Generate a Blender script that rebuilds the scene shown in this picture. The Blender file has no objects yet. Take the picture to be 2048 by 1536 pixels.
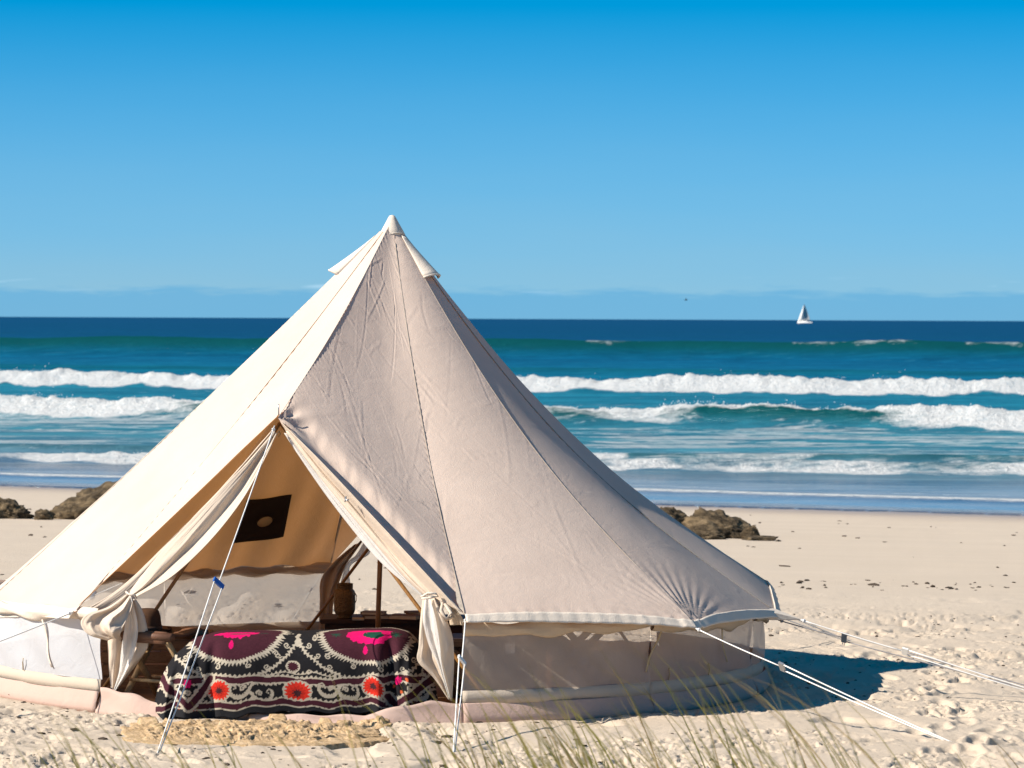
import bpy, bmesh, math, random
import numpy as np
from mathutils import Vector, Matrix

random.seed(7)
rng = np.random.default_rng(11)
scene = bpy.context.scene
COL = scene.collection
R = math.radians

# ------------------------------------------------------------------ camera
CAM_H = 2.33          # camera height above the sand at the tent (standing on a low dune)
FPX = 7130.0          # focal length in pixels of the 2048 px wide photograph
HORIZON = 637.0
cam = bpy.data.cameras.new('camera')
cam.sensor_width = 36.0
cam.lens = FPX / 2048 * 36.0
cam.shift_y = -(768 - HORIZON) / 2048
cam.clip_start = 0.3
cam.clip_end = 60000
cam.dof.use_dof = True
cam.dof.focus_distance = 21.2
cam.dof.aperture_fstop = 9.0
camo = bpy.data.objects.new('camera', cam)
COL.objects.link(camo)
camo.matrix_world = Matrix.Translation((0, 0, CAM_H)) @ Matrix.Rotation(R(90), 4, 'X') @ Matrix.Rotation(R(0.24), 4, 'Z')
scene.camera = camo

# ------------------------------------------------------------------ sun and sky
SUN_EL, SUN_AZ = 37.5, 17.0      # elevation; degrees the sun stands in front of the tent's left-right axis (towards the camera)
to_sun = Vector((-math.cos(R(SUN_EL)) * math.cos(R(SUN_AZ)), -math.cos(R(SUN_EL)) * math.sin(R(SUN_AZ)), math.sin(R(SUN_EL))))
sun = bpy.data.lights.new('sun', 'SUN')
sun.energy = 5.0
sun.angle = R(0.53)
sun.color = (1.0, 0.905, 0.78)
suno = bpy.data.objects.new('sun', sun)
COL.objects.link(suno)
suno.rotation_euler = to_sun.to_track_quat('Z', 'Y').to_euler()

world = bpy.data.worlds.new('World')
scene.world = world
world.use_nodes = True
wn, wl = world.node_tree.nodes, world.node_tree.links
wn.clear()

def N(nodes, kind, **kw):
    n = nodes.new(kind)
    for k, v in kw.items():
        setattr(n, k, v)
    return n

def math_node(nodes, links, op, a, b=None, clamp=False):
    n = nodes.new('ShaderNodeMath'); n.operation = op; n.use_clamp = clamp
    for i, v in enumerate((a, b)):
        if v is None: continue
        if isinstance(v, (int, float)): n.inputs[i].default_value = v
        else: links.new(v, n.inputs[i])
    return n.outputs[0]

def wm(op, a, b=None, clamp=False): return math_node(wn, wl, op, a, b, clamp)

tc = wn.new('ShaderNodeTexCoord')
sep = wn.new('ShaderNodeSeparateXYZ'); wl.new(tc.outputs['Generated'], sep.inputs[0])
zab = wm('ABSOLUTE', sep.outputs[2])
zup = wm('ADD', wm('MULTIPLY', zab, 1.5), 0.10)
cmb = wn.new('ShaderNodeCombineXYZ')
wl.new(sep.outputs[0], cmb.inputs[0]); wl.new(sep.outputs[1], cmb.inputs[1]); wl.new(zup, cmb.inputs[2])
nrm = wn.new('ShaderNodeVectorMath'); nrm.operation = 'NORMALIZE'; wl.new(cmb.outputs[0], nrm.inputs[0])
sky = wn.new('ShaderNodeTexSky')
sky.sky_type = 'NISHITA'
sky.sun_disc = False
sky.sun_elevation = R(SUN_EL)
sky.sun_rotation = math.atan2(to_sun.x, to_sun.y)
sky.air_density = 0.55
sky.dust_density = 0.0
sky.ozone_density = 3.0
wl.new(nrm.outputs[0], sky.inputs[0])
hs = wn.new('ShaderNodeHueSaturation')
hs.inputs['Saturation'].default_value = 1.60
hs.inputs['Hue'].default_value = 0.478
hs.inputs['Value'].default_value = 1.0
wl.new(sky.outputs[0], hs.inputs['Color'])
hzc = wn.new('ShaderNodeCombineXYZ'); az0 = wm('ARCTAN2', sep.outputs[0], sep.outputs[1])
wl.new(wm('MULTIPLY', az0, 9.0), hzc.inputs[0]); wl.new(wm('MULTIPLY', sep.outputs[2], 60.0), hzc.inputs[1])
cn0 = N(wn, 'ShaderNodeTexNoise'); cn0.inputs['Scale'].default_value = 1.0; cn0.inputs['Detail'].default_value = 4
wl.new(hzc.outputs[0], cn0.inputs['Vector'])
# pale sea haze thinning with height above the horizon
hz = wm('MULTIPLY', wm('POWER', wm('SUBTRACT', 1.0, wm('MULTIPLY', zab, 11.4), True), 1.15), wm('ADD', 0.80, wm('MULTIPLY', cn0.outputs[0], 0.22)))
mixh = N(wn, 'ShaderNodeMix', data_type='RGBA')
wl.new(hz, mixh.inputs[0]); wl.new(hs.outputs[0], mixh.inputs[6]); mixh.inputs[7].default_value = (1.72, 2.92, 3.62, 1)
# a low bank of distant haze cloud on the sea horizon, all the way round
az = wm('ARCTAN2', sep.outputs[0], sep.outputs[1])
cc = wn.new('ShaderNodeCombineXYZ')
wl.new(wm('MULTIPLY', az, 46.0), cc.inputs[0]); wl.new(wm('MULTIPLY', sep.outputs[2], 420.0), cc.inputs[1])
cn = N(wn, 'ShaderNodeTexNoise'); cn.inputs['Scale'].default_value = 1.0; cn.inputs['Detail'].default_value = 7; cn.inputs['Roughness'].default_value = .62
wl.new(cc.outputs[0], cn.inputs['Vector'])
top = wm('ADD', 0.0088, wm('MULTIPLY', wm('SUBTRACT', cn.outputs[0], 0.5), 0.010))
bank = wm('MULTIPLY', wm('SUBTRACT', top, sep.outputs[2]), 420.0, True)
bank = wm('MULTIPLY', bank, 0.7)
mixb = N(wn, 'ShaderNodeMix', data_type='RGBA')
wl.new(bank, mixb.inputs[0]); wl.new(mixh.outputs[2], mixb.inputs[6]); mixb.inputs[7].default_value = (.70, 2.35, 3.9, 1)
# small bright puffs along its top
pn = N(wn, 'ShaderNodeTexNoise'); pn.inputs['Scale'].default_value = .8; pn.inputs['Detail'].default_value = 6
off = wn.new('ShaderNodeVectorMath'); off.operation = 'ADD'; wl.new(cc.outputs[0], off.inputs[0]); off.inputs[1].default_value = (31.7, 9.0, 0)
wl.new(off.outputs[0], pn.inputs['Vector'])
pf = wm('MULTIPLY', wm('SUBTRACT', pn.outputs[0], 0.60), 6.0, True)
near_top = wm('SUBTRACT', 1.0, wm('MULTIPLY', wm('ABSOLUTE', wm('SUBTRACT', sep.outputs[2], 0.0092)), 330.0), True)
pf = wm('MULTIPLY', wm('MULTIPLY', pf, near_top), 0.75)
mixp = N(wn, 'ShaderNodeMix', data_type='RGBA')
wl.new(pf, mixp.inputs[0]); wl.new(mixb.outputs[2], mixp.inputs[6]); mixp.inputs[7].default_value = (3.2, 4.6, 5.6, 1)
bg = wn.new('ShaderNodeBackground'); bg.inputs['Strength'].default_value = 0.111
wl.new(mixp.outputs[2], bg.inputs[0])
wo = wn.new('ShaderNodeOutputWorld'); wl.new(bg.outputs[0], wo.inputs[0])

scene.view_settings.view_transform = 'Standard'
scene.view_settings.look = 'None'
scene.view_settings.gamma = 1.0
scene.view_settings.use_curve_mapping = False
scene.view_settings.exposure = 0.74
scene.cycles.use_denoising = True
scene.cycles.max_bounces = 10
scene.cycles.transparent_max_bounces = 24
scene.cycles.diffuse_bounces = 5
scene.cycles.caustics_reflective = False
scene.cycles.caustics_refractive = False

# ------------------------------------------------------------------ materials
class Mat:
    """Small wrapper: a node material with helpers."""
    def __init__(self, name):
        self.m = bpy.data.materials.new(name)
        self.m.use_nodes = True
        self.n, self.l = self.m.node_tree.nodes, self.m.node_tree.links
        self.n.clear()
        self.out = self.n.new('ShaderNodeOutputMaterial')
        self.geo = self.n.new('ShaderNodeNewGeometry')
        self.tc = self.n.new('ShaderNodeTexCoord')
    def math(self, op, a, b=None, clamp=False): return math_node(self.n, self.l, op, a, b, clamp)
    def vec(self, kind='Object', scale=(1, 1, 1), loc=(0, 0, 0), rot=(0, 0, 0)):
        mp = self.n.new('ShaderNodeMapping')
        src = self.geo.outputs['Position'] if kind == 'World' else self.tc.outputs[kind]
        self.l.new(src, mp.inputs[0])
        mp.inputs['Scale'].default_value = scale; mp.inputs['Location'].default_value = loc; mp.inputs['Rotation'].default_value = rot
        return mp.outputs[0]
    def noise(self, v, scale, detail=4, rough=.5, dist=0.0):
        t = self.n.new('ShaderNodeTexNoise')
        t.inputs['Scale'].default_value = scale; t.inputs['Detail'].default_value = detail
        t.inputs['Roughness'].default_value = rough; t.inputs['Distortion'].default_value = dist
        self.l.new(v, t.inputs['Vector']); return t.outputs[0]
    def voronoi(self, v, scale, feature='F1', out=0):
        t = self.n.new('ShaderNodeTexVoronoi'); t.feature = feature
        t.inputs['Scale'].default_value = scale
        self.l.new(v, t.inputs['Vector']); return t.outputs[out]
    def ramp(self, fac, stops):
        r = self.n.new('ShaderNodeValToRGB')
        e = r.color_ramp.elements
        while len(e) < len(stops): e.new(0.5)
        for el, (p, c) in zip(e, stops):
            el.position = p; el.color = (c[0], c[1], c[2], 1) if not isinstance(c, float) else (c, c, c, 1)
        self.l.new(fac, r.inputs[0]); return r.outputs[0]
    def mix(self, fac, a, b):
        m = self.n.new('ShaderNodeMix'); m.data_type = 'RGBA'
        for s, v in ((m.inputs[0], fac), (m.inputs[6], a), (m.inputs[7], b)):
            if isinstance(v, (int, float)): s.default_value = v
            elif isinstance(v, tuple): s.default_value = (v[0], v[1], v[2], 1)
            else: self.l.new(v, s)
        return m.outputs[2]
    def attr(self, name, out='Fac'):
        a = self.n.new('ShaderNodeAttribute'); a.attribute_name = name; return a.outputs[out]
    def bump(self, h, strength=.3, dist=.01, normal=None):
        b = self.n.new('ShaderNodeBump'); b.inputs['Strength'].default_value = strength; b.inputs['Distance'].default_value = dist
        self.l.new(h, b.inputs['Height'])
        if normal is not None: self.l.new(normal, b.inputs['Normal'])
        return b.outputs[0]
    def pbsdf(self, color, rough=.8, normal=None, spec=.3, metal=0.0):
        p = self.n.new('ShaderNodeBsdfPrincipled')
        if isinstance(color, tuple): p.inputs['Base Color'].default_value = (*color, 1)
        else: self.l.new(color, p.inputs['Base Color'])
        if isinstance(rough, (int, float)): p.inputs['Roughness'].default_value = rough
        else: self.l.new(rough, p.inputs['Roughness'])
        p.inputs['Specular IOR Level'].default_value = spec
        p.inputs['Metallic'].default_value = metal
        if normal is not None: self.l.new(normal, p.inputs['Normal'])
        return p.outputs[0]
    def shader(self, kind, color=None, normal=None, rough=None):
        s = self.n.new(kind)
        if color is not None:
            if isinstance(color, tuple): s.inputs['Color'].default_value = (*color, 1)
            else: self.l.new(color, s.inputs['Color'])
        if normal is not None: self.l.new(normal, s.inputs['Normal'])
        if rough is not None: s.inputs['Roughness'].default_value = rough
        return s.outputs[0]
    def mixs(self, fac, a, b):
        m = self.n.new('ShaderNodeMixShader')
        if isinstance(fac, (int, float)): m.inputs[0].default_value = fac
        else: self.l.new(fac, m.inputs[0])
        self.l.new(a, m.inputs[1]); self.l.new(b, m.inputs[2]); return m.outputs[0]
    def done(self, s):
        self.l.new(s, self.out.inputs[0]); return self.m

M = {}

def cloth_mat(name, col, trans, tfac, var=.06, weave=900, wr=0.25):
    """Woven canvas: diffuse cloth that also lets warm light through."""
    m = Mat(name)
    v = m.vec('Object')
    n1 = m.noise(v, 2.2, 5, .6)
    n2 = m.noise(v, weave / 3, 2, .6)
    dark = tuple(c * (1 - 2.2 * var) for c in col)
    c = m.mix(m.ramp(n1, [(.3, 0.0), (.75, 1.0)]), dark, col)
    c = m.mix(m.math('MULTIPLY', n2, .22), c, tuple(x * .72 for x in col))
    wr_n = m.noise(m.vec('Object', (1, 1, 1)), 11, 6, .62, .8)
    nb = m.bump(wr_n, wr, .012)
    nb = m.bump(m.noise(v, 130, 3, .65), .45, .0035, nb)
    nb = m.bump(n2, .25, .002, nb)
    d = m.shader('ShaderNodeBsdfDiffuse', c, nb)
    t = m.shader('ShaderNodeBsdfTranslucent', trans, nb)
    return m.done(m.mixs(tfac, d, t))

M['canvas'] = cloth_mat('canvas', (.80, .655, .56), (.54, .235, .062), .25)
M['canvas_trim'] = cloth_mat('canvas_trim', (.80, .71, .61), (.6, .33, .12), .12, wr=.4)
M['canvas_flap'] = cloth_mat('canvas_flap', (.74, .625, .51), (.6, .36, .16), .16, wr=.35)
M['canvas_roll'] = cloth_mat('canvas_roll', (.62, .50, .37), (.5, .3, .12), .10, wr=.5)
M['band'] = cloth_mat('band', (.60, .52, .43), (.6, .4, .2), .12, wr=.3)
M['lip'] = cloth_mat('lip', (.56, .41, .35), (.5, .3, .2), .04, wr=.45)
M['seam'] = cloth_mat('seam', (.36, .31, .27), (.3, .2, .1), .03, wr=.1)
M['webbing'] = cloth_mat('webbing', (.55, .44, .28), (.3, .2, .1), .03)
M['port_cloth'] = cloth_mat('port_cloth', (.80, .58, .30), (.5, .3, .1), .1)
M['patch'] = cloth_mat('patch', (.062, .048, .040), (.02, .012, .006), .04)
M['rope'] = cloth_mat('rope', (.82, .81, .79), (.3, .3, .3), .0, weave=2000)
M['grey_rope'] = cloth_mat('grey_rope', (.30, .29, .30), (.1, .1, .1), .0, weave=2000)

def net_mat(name, opacity, col=(.86, .85, .83)):
    m = Mat(name)
    v = m.vec('Object')
    n = m.noise(v, 5, 5, .6, .5)
    nb = m.bump(m.noise(v, 9, 5, .6, 1.0), .35, .02)
    d = m.shader('ShaderNodeBsdfDiffuse', col, nb)
    t = m.shader('ShaderNodeBsdfTranslucent', col, nb)
    s = m.mixs(.45, d, t)
    tr = m.shader('ShaderNodeBsdfTransparent', (1, 1, 1))
    f = m.math('ADD', opacity - .07, m.math('MULTIPLY', n, .14), True)
    return m.done(m.mixs(f, tr, s))
M['net'] = net_mat('net', .60, (.74, .67, .60))
M['net_sunlit'] = net_mat('net_sunlit', .86, (.80, .83, .88))  # same netting in sun: its brightness is put into colour and opacity
M['net_white'] = net_mat('net_white', .72, (.86, .85, .83))

def wood_mat(name, a, b, rough=.6, scale=(1, 1, 14), spec=.3):
    m = Mat(name)
    v = m.vec('Object', scale)
    n = m.noise(v, 9, 5, .6, 1.2)
    c = m.ramp(n, [(.3, a), (.7, b)])
    nb = m.bump(m.noise(v, 26, 4, .6), .3, .004)
    return m.done(m.pbsdf(c, rough, nb, spec))
M['pole'] = wood_mat('pole', (.20, .085, .03), (.36, .19, .05), .35, (14, 14, 1), .5)
M['dark_wood'] = wood_mat('dark_wood', (.030, .016, .010), (.075, .040, .024), .55, (2, 16, 16))
M['brown_wood'] = wood_mat('brown_wood', (.13, .065, .030), (.27, .15, .075), .6, (2, 16, 16))
M['stool_wood'] = wood_mat('stool_wood', (.30, .18, .085), (.55, .37, .19), .55, (12, 12, 1))

def plain(name, col, rough=.8, spec=.3, var=.25, scale=14, bump=.3, bd=.006, metal=0.0):
    m = Mat(name)
    v = m.vec('Object')
    n = m.noise(v, scale, 5, .6)
    c = m.mix(n, tuple(x * (1 - var) for x in col), tuple(min(1, x * (1 + var)) for x in col))
    return m.done(m.pbsdf(c, rough, m.bump(m.noise(v, scale * 3, 4, .6), bump, bd), spec, metal))
M['leather'] = plain('leather', (.135, .062, .034), .55, .4)
M['felt'] = plain('felt', (.075, .040, .024), .95, .1)
M['blue_plastic'] = plain('blue_plastic', (.012, .10, .42), .35, .5, .1)
M['steel'] = plain('steel', (.35, .36, .38), .35, .5, .1, metal=.7)
M['paper'] = plain('paper', (.62, .54, .42), .9)
M['book_cover'] = plain('book_cover', (.20, .13, .085), .7)
M['book_cover_grey'] = plain('book_cover_grey', (.24, .19, .15), .7)
M['white_paint'] = plain('white_paint', (.82, .81, .78), .4, .4, .05)
M['sail'] = plain('sail', (.80, .78, .73), .8, .2, .05)
M['sail_shade'] = plain('shaded_sail', (.42, .44, .44), .8, .2, .05)  # darker copy of the sailcloth, shade painted in for the mainsail
M['bird'] = plain('bird_feather', (.03, .03, .035), .8)
M['floor_sheet'] = plain('floor_sheet', (.20, .12, .07), .8)
M['debris'] = plain('debris', (.075, .058, .045), .95, .1, .6, 30)

def lantern_mat():
    m = Mat('pierced_brass')
    v = m.vec('Object')
    vo = m.voronoi(m.vec('Object', (1, 1, 1.5)), 70)
    c = m.ramp(vo, [(.18, (.02, .012, .006)), (.34, (.30, .20, .095)), (.8, (.16, .10, .045))])
    c = m.mix(m.math('MULTIPLY', m.noise(v, 16, 4), .6), c, (.07, .045, .025))
    return m.done(m.pbsdf(c, .5, m.bump(vo, .8, .006), .5, .55))
M['brass'] = lantern_mat()

def jute_mat():
    m = Mat('jute')
    v = m.vec('Object', (1, 2.2, 1))
    n = m.noise(v, 16, 6, .7, 1.5)
    c = m.ramp(n, [(.28, (.24, .14, .07)), (.42, (.50, .34, .185)), (.58, (.65, .47, .29)), (.75, (.76, .60, .42))])
    return m.done(m.pbsdf(c, .95, m.bump(m.noise(v, 60, 5, .7, 1), .8, .02), .1))
M['jute'] = jute_mat()

def rock_mat():
    m = Mat('rock')
    v = m.vec('Object')
    n = m.noise(m.vec('Object', (1.2, 1.2, 3.0), rot=(.3, .5, 0)), 3.2, 8, .68, .9)
    c = m.ramp(n, [(.30, (.018, .014, .010)), (.47, (.085, .062, .038)), (.60, (.20, .145, .085)), (.78, (.34, .25, .15))])
    nb = m.bump(m.noise(v, 12, 8, .72, .6), 1.0, .06)
    return m.done(m.pbsdf(c, .9, nb, .2))
M['rock'] = rock_mat()

def sand_mat():
    m = Mat('sand')
    pos = m.geo.outputs['Position']
    v = m.vec('World')
    big = m.noise(m.vec('World', (.35, .9, 1)), 1.0, 4, .55)
    fine = m.noise(v, 46, 6, .7)
    c = m.ramp(big, [(.3, (.515, .424, .333)), (.7, (.583, .487, .39))])
    c = m.mix(m.ramp(fine, [(.35, 1.0), (.62, 0.0)]), c, (.52, .43, .33))
    grain = m.noise(v, 240, 3, .7)
    c = m.mix(m.ramp(grain, [(.30, .55), (.46, 0.0)]), c, (.33, .265, .20))
    streak = m.noise(m.vec('World', (.5, 7, 1)), 1.0, 5, .6)
    far = m.attr('far')
    c = m.mix(m.math('MULTIPLY', m.ramp(streak, [(.45, 0.0), (.72, .6)]), far), c, (.49, .41, .33))
    wet = m.attr('wet')
    c = m.mix(wet, c, (.36, .285, .23))
    h = m.math('ADD', m.math('MULTIPLY', fine, .6), m.math('MULTIPLY', grain, .25))
    nb = m.bump(h, .55, .022)
    rough = m.math('SUBTRACT', .95, m.math('MULTIPLY', wet, .62))
    return m.done(m.pbsdf(c, rough, nb, .35))
M['sand'] = sand_mat()

def sea_mat():
    m = Mat('sea_water')
    depth = m.attr('depth')     # 0 at the shore .. 1 out at sea
    lift = m.attr('lift')       # how far a wave face is raised: thin water lets green light through
    foam = m.attr('foam')
    c = m.ramp(depth, [(0.0, (.33, .29, .27)), (.05, (.26, .28, .30)), (.10, (.13, .22, .28)), (.22, (.05, .235, .30)), (.42, (.008, .18, .275)),
                       (.62, (.003, .10, .215)), (.80, (.002, .055, .145)), (1.0, (.002, .045, .125))])
    v = m.vec('World', (.10, .42, .3))
    pat = m.noise(v, 1.0, 6, .62, .4)
    c = m.mix(m.ramp(pat, [(.40, .0), (.62, .75)]), c, m.mix(.6, c, (.002, .035, .085)))
    chop = m.noise(m.vec('World', (.45, 1.5, 1)), 1.0, 7, .68, .6)
    c = m.mix(m.ramp(chop, [(.44, .0), (.60, .60)]), c, m.mix(.6, c, (.002, .040, .085)))
    c = m.mix(m.ramp(chop, [(.30, .30), (.42, .0)]), c, (.06, .27, .36))
    c = m.mix(m.math('MULTIPLY', lift, 1.0, True), c, (.002, .058, .056))
    rip = m.noise(m.vec('World', (.9, 2.6, 1)), 1.0, 6, .65, .5)
    fine = m.noise(m.vec('World', (3.2, 7.0, 3)), 1.0, 6, .7)
    nb = m.bump(rip, .55, .35)
    nb = m.bump(fine, .35, .08, nb)
    water = m.mixs(.10, m.shader('ShaderNodeBsdfDiffuse', c, nb), m.shader('ShaderNodeBsdfGlossy', (.6, .9, 1), nb, .24))
    shal = m.shader('ShaderNodeBsdfGlossy', (.97, .93, .93), m.bump(fine, .05, .02), .10)
    gl = m.attr('shallow')
    water = m.mixs(m.math('MULTIPLY', gl, .62), water, shal)
    fn = m.noise(m.vec('World', (1.2, 2.6, 2.6)), 1.0, 9, .74, 1.0)
    fn2 = m.noise(m.vec('World', (5, 5, 7)), 1.0, 6, .7, .3)
    f = m.math('ADD', foam, m.math('MULTIPLY', m.math('SUBTRACT', fn, .5), 1.25))
    f = m.math('MULTIPLY', m.math('SUBTRACT', f, .42), 2.6, True)
    fcol = m.ramp(fn2, [(.28, (.50, .60, .66)), (.46, (.74, .77, .79)), (.60, (.84, .85, .85))])  # blue-grey shadow patches painted into the foam by noise
    fs = m.shader('ShaderNodeBsdfDiffuse', fcol, m.bump(fn2, .8, .22))
    ft = m.shader('ShaderNodeBsdfTranslucent', (.8, .88, .9))
    fsh = m.mixs(.3, fs, ft)
    return m.done(m.mixs(f, water, fsh))
M['sea'] = sea_mat()

def froth_mat():
    m = Mat('froth')
    return m.done(m.mixs(.35, m.shader('ShaderNodeBsdfDiffuse', (.92, .93, .94)), m.shader('ShaderNodeBsdfTranslucent', (.9, .93, .95))))
M['froth'] = froth_mat()

def grass_mat():
    m = Mat('dune_grass')
    col = m.attr('tint', 'Color')
    d = m.shader('ShaderNodeBsdfDiffuse', col)
    t = m.shader('ShaderNodeBsdfTranslucent', col)
    return m.done(m.mixs(.5, d, t))
M['grass'] = grass_mat()

def blanket_mat():
    m = Mat('embroidered_wool')
    col = m.attr('pattern', 'Color')
    v = m.vec('Object')
    w = m.noise(m.vec('Object', (1, 1, 1)), 420, 3, .7)
    c = m.mix(m.math('MULTIPLY', w, .30), col, (.02, .018, .02))
    nb = m.bump(w, .5, .003)
    nb = m.bump(m.noise(v, 14, 4, .6), .35, .012, nb)
    return m.done(m.pbsdf(c, .95, nb, .08))
M['blanket'] = blanket_mat()

# ------------------------------------------------------------------ helpers
def tag(o, label, cat, group=None):
    o['label'] = label; o['category'] = cat
    if group: o['group'] = group
    return o

def empty(name, loc=(0, 0, 0), rz=0.0):
    o = bpy.data.objects.new(name, None)
    o.empty_display_size = .1
    o.location = loc; o.rotation_euler = (0, 0, rz)
    COL.objects.link(o)
    return o

def mesh(name, verts, faces, mat, parent=None, smooth=True):
    me = bpy.data.meshes.new(name)
    me.from_pydata([tuple(v) for v in verts], [], [tuple(f) for f in faces])
    if smooth: me.polygons.foreach_set('use_smooth', [True] * len(me.polygons))
    me.materials.append(M[mat])
    me.update()
    o = bpy.data.objects.new(name, me)
    COL.objects.link(o)
    if parent is not None: o.parent = parent
    return o

def grid_mesh(name, P, mat, parent=None, smooth=True, wrap=False, attrs=None, colors=None):
    """P: array (rows, cols, 3)"""
    P = np.asarray(P, dtype=np.float64)
    nr, nc = P.shape[:2]
    idx = np.arange(nr * nc).reshape(nr, nc)
    if wrap: idx = np.concatenate([idx, idx[:, :1]], axis=1)
    q = np.stack([idx[:-1, :-1], idx[:-1, 1:], idx[1:, 1:], idx[1:, :-1]], axis=-1).reshape(-1, 4)
    me = bpy.data.meshes.new(name)
    me.vertices.add(nr * nc)
    me.vertices.foreach_set('co', P.reshape(-1))
    me.loops.add(q.size)
    me.loops.foreach_set('vertex_index', q.reshape(-1).astype(np.int32))
    me.polygons.add(len(q))
    me.polygons.foreach_set('loop_start', (np.arange(len(q)) * 4).astype(np.int32))
    me.polygons.foreach_set('use_smooth', np.full(len(q), smooth))
    me.update(calc_edges=True)
    for k, a in (attrs or {}).items():
        at = me.attributes.new(k, 'FLOAT', 'POINT')
        at.data.foreach_set('value', np.asarray(a, dtype=np.float32).reshape(-1))
    for k, a in (colors or {}).items():
        at = me.color_attributes.new(k, 'FLOAT_COLOR', 'POINT')
        a4 = np.ones((nr * nc, 4), dtype=np.float32); a4[:, :3] = a.reshape(-1, 3)
        at.data.foreach_set('color', a4.reshape(-1))
    me.materials.append(M[mat])
    o = bpy.data.objects.new(name, me)
    COL.objects.link(o)
    if parent is not None: o.parent = parent
    return o

def solid(o, th, offset=0.0):
    md = o.modifiers.new('thickness', 'SOLIDIFY'); md.thickness = th; md.offset = offset
    return o

def tube_pts(path, r, sides=8):
    path = [Vector(p) for p in path]
    n = len(path)
    rr = r if isinstance(r, (list, tuple)) else [r] * n
    rows = []
    for i, p in enumerate(path):
        t = (path[min(i + 1, n - 1)] - path[max(i - 1, 0)]).normalized()
        a = t.cross(Vector((0, 0, 1)))
        if a.length < .05: a = t.cross(Vector((0, 1, 0)))
        a.normalize(); b = t.cross(a)
        rows.append([p + (a * math.cos(2 * math.pi * k / sides) + b * math.sin(2 * math.pi * k / sides)) * rr[i] for k in range(sides)])
    return rows

def tubes(name, paths, r, mat, parent=None, sides=8):
    """one part made of one or more round lengths"""
    V, F = [], []
    for path in paths:
        rows = tube_pts(path, r, sides)
        b = len(V)
        for row in rows: V += row
        for i in range(len(rows) - 1):
            for k in range(sides):
                k2 = (k + 1) % sides
                F.append((b + i * sides + k, b + i * sides + k2, b + (i + 1) * sides + k2, b + (i + 1) * sides + k))
        F.append(tuple(b + k for k in reversed(range(sides))))
        F.append(tuple(b + (len(rows) - 1) * sides + k for k in range(sides)))
    return mesh(name, V, F, mat, parent)

def box(name, lo, hi, mat, parent=None, bevel=.006, rot=None):
    bm = bmesh.new()
    bmesh.ops.create_cube(bm, size=1)
    lo, hi = Vector(lo), Vector(hi)
    for v in bm.verts:
        v.co = Vector(((v.co.x + .5) * (hi.x - lo.x) + lo.x, (v.co.y + .5) * (hi.y - lo.y) + lo.y, (v.co.z + .5) * (hi.z - lo.z) + lo.z))
    if bevel: bmesh.ops.bevel(bm, geom=bm.edges[:], offset=bevel, segments=2, affect='EDGES')
    if rot is not None: bmesh.ops.transform(bm, matrix=rot, verts=bm.verts)
    me = bpy.data.meshes.new(name); bm.to_mesh(me); bm.free()
    me.materials.append(M[mat])
    o = bpy.data.objects.new(name, me); COL.objects.link(o)
    if parent is not None: o.parent = parent
    return o

def lathe(name, prof, mat, parent=None, sides=28, sq=1.0):
    P = np.array([[[r * math.cos(2 * math.pi * k / sides), r * math.sin(2 * math.pi * k / sides) * sq, z] for k in range(sides)] for r, z in prof])
    return grid_mesh(name, P, mat, parent, wrap=True)

def hash2(ix, iy, seed):
    h = (ix.astype(np.int64) * 374761393 + iy.astype(np.int64) * 668265263 + seed * 1442695041) & 0xFFFFFFFF
    h = ((h ^ (h >> 13)) * 1274126177) & 0xFFFFFFFF
    return ((h ^ (h >> 16)) & 0xFFFFFF) / float(0xFFFFFF)

def vnoise(x, y, seed=0):
    ix, iy = np.floor(x), np.floor(y)
    fx, fy = x - ix, y - iy
    fx = fx * fx * fx * (fx * (fx * 6 - 15) + 10); fy = fy * fy * fy * (fy * (fy * 6 - 15) + 10)
    a, b = hash2(ix, iy, seed), hash2(ix + 1, iy, seed)
    c, d = hash2(ix, iy + 1, seed), hash2(ix + 1, iy + 1, seed)
    return (a * (1 - fx) + b * fx) * (1 - fy) + (c * (1 - fx) + d * fx) * fy

def fbm(x, y, seed=0, octv=4, gain=.5):
    s, a, t = 0, 1.0, 0
    for o in range(octv):
        s = s + a * vnoise(x * 2 ** o + 17.3 * o, y * 2 ** o - 9.1 * o, seed + o); t += a; a *= gain
    return s / t

def sstep(a, b, x):
    t = np.clip((x - a) / (b - a), 0, 1); return t * t * (3 - 2 * t)

def pix(px, py, Y):
    """the point at distance Y in front of the camera seen at a pixel of the photograph"""
    py = py - (px - 1024) * .0042
    px = px + (py - HORIZON) * .0042
    return Vector(((px - 1024) / FPX * Y, Y, CAM_H - (py - HORIZON) / FPX * Y))

# ------------------------------------------------------------------ ground: one sheet from behind the camera to beneath the sea
SEA_Z = -1.20
SHORE_K = -.50
def shore_s(X, Y): return Y - (69.5 + SHORE_K * X)     # <0 on the beach, >0 out in the water

def ground_base(X, Y):
    dune = .92 * (1 - sstep(8.5, 17.0, Y)) + .10 * (1 - sstep(-5, 6, Y)) 
    s = shore_s(X * np.clip(1 - (np.abs(X) - 40) / 400, .2, 1), Y)
    slope = -1.20 * sstep(0, 1, (s + 42) / 42.0) ** 1.0
    slope = np.where(s > -42, -1.20 * np.clip((s + 42) / 42.0, 0, 1) ** 1.15, 0)
    slope = np.where(s > 0, -1.20 - s * .022, slope)
    return dune + np.maximum(slope, -6.0)

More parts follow.
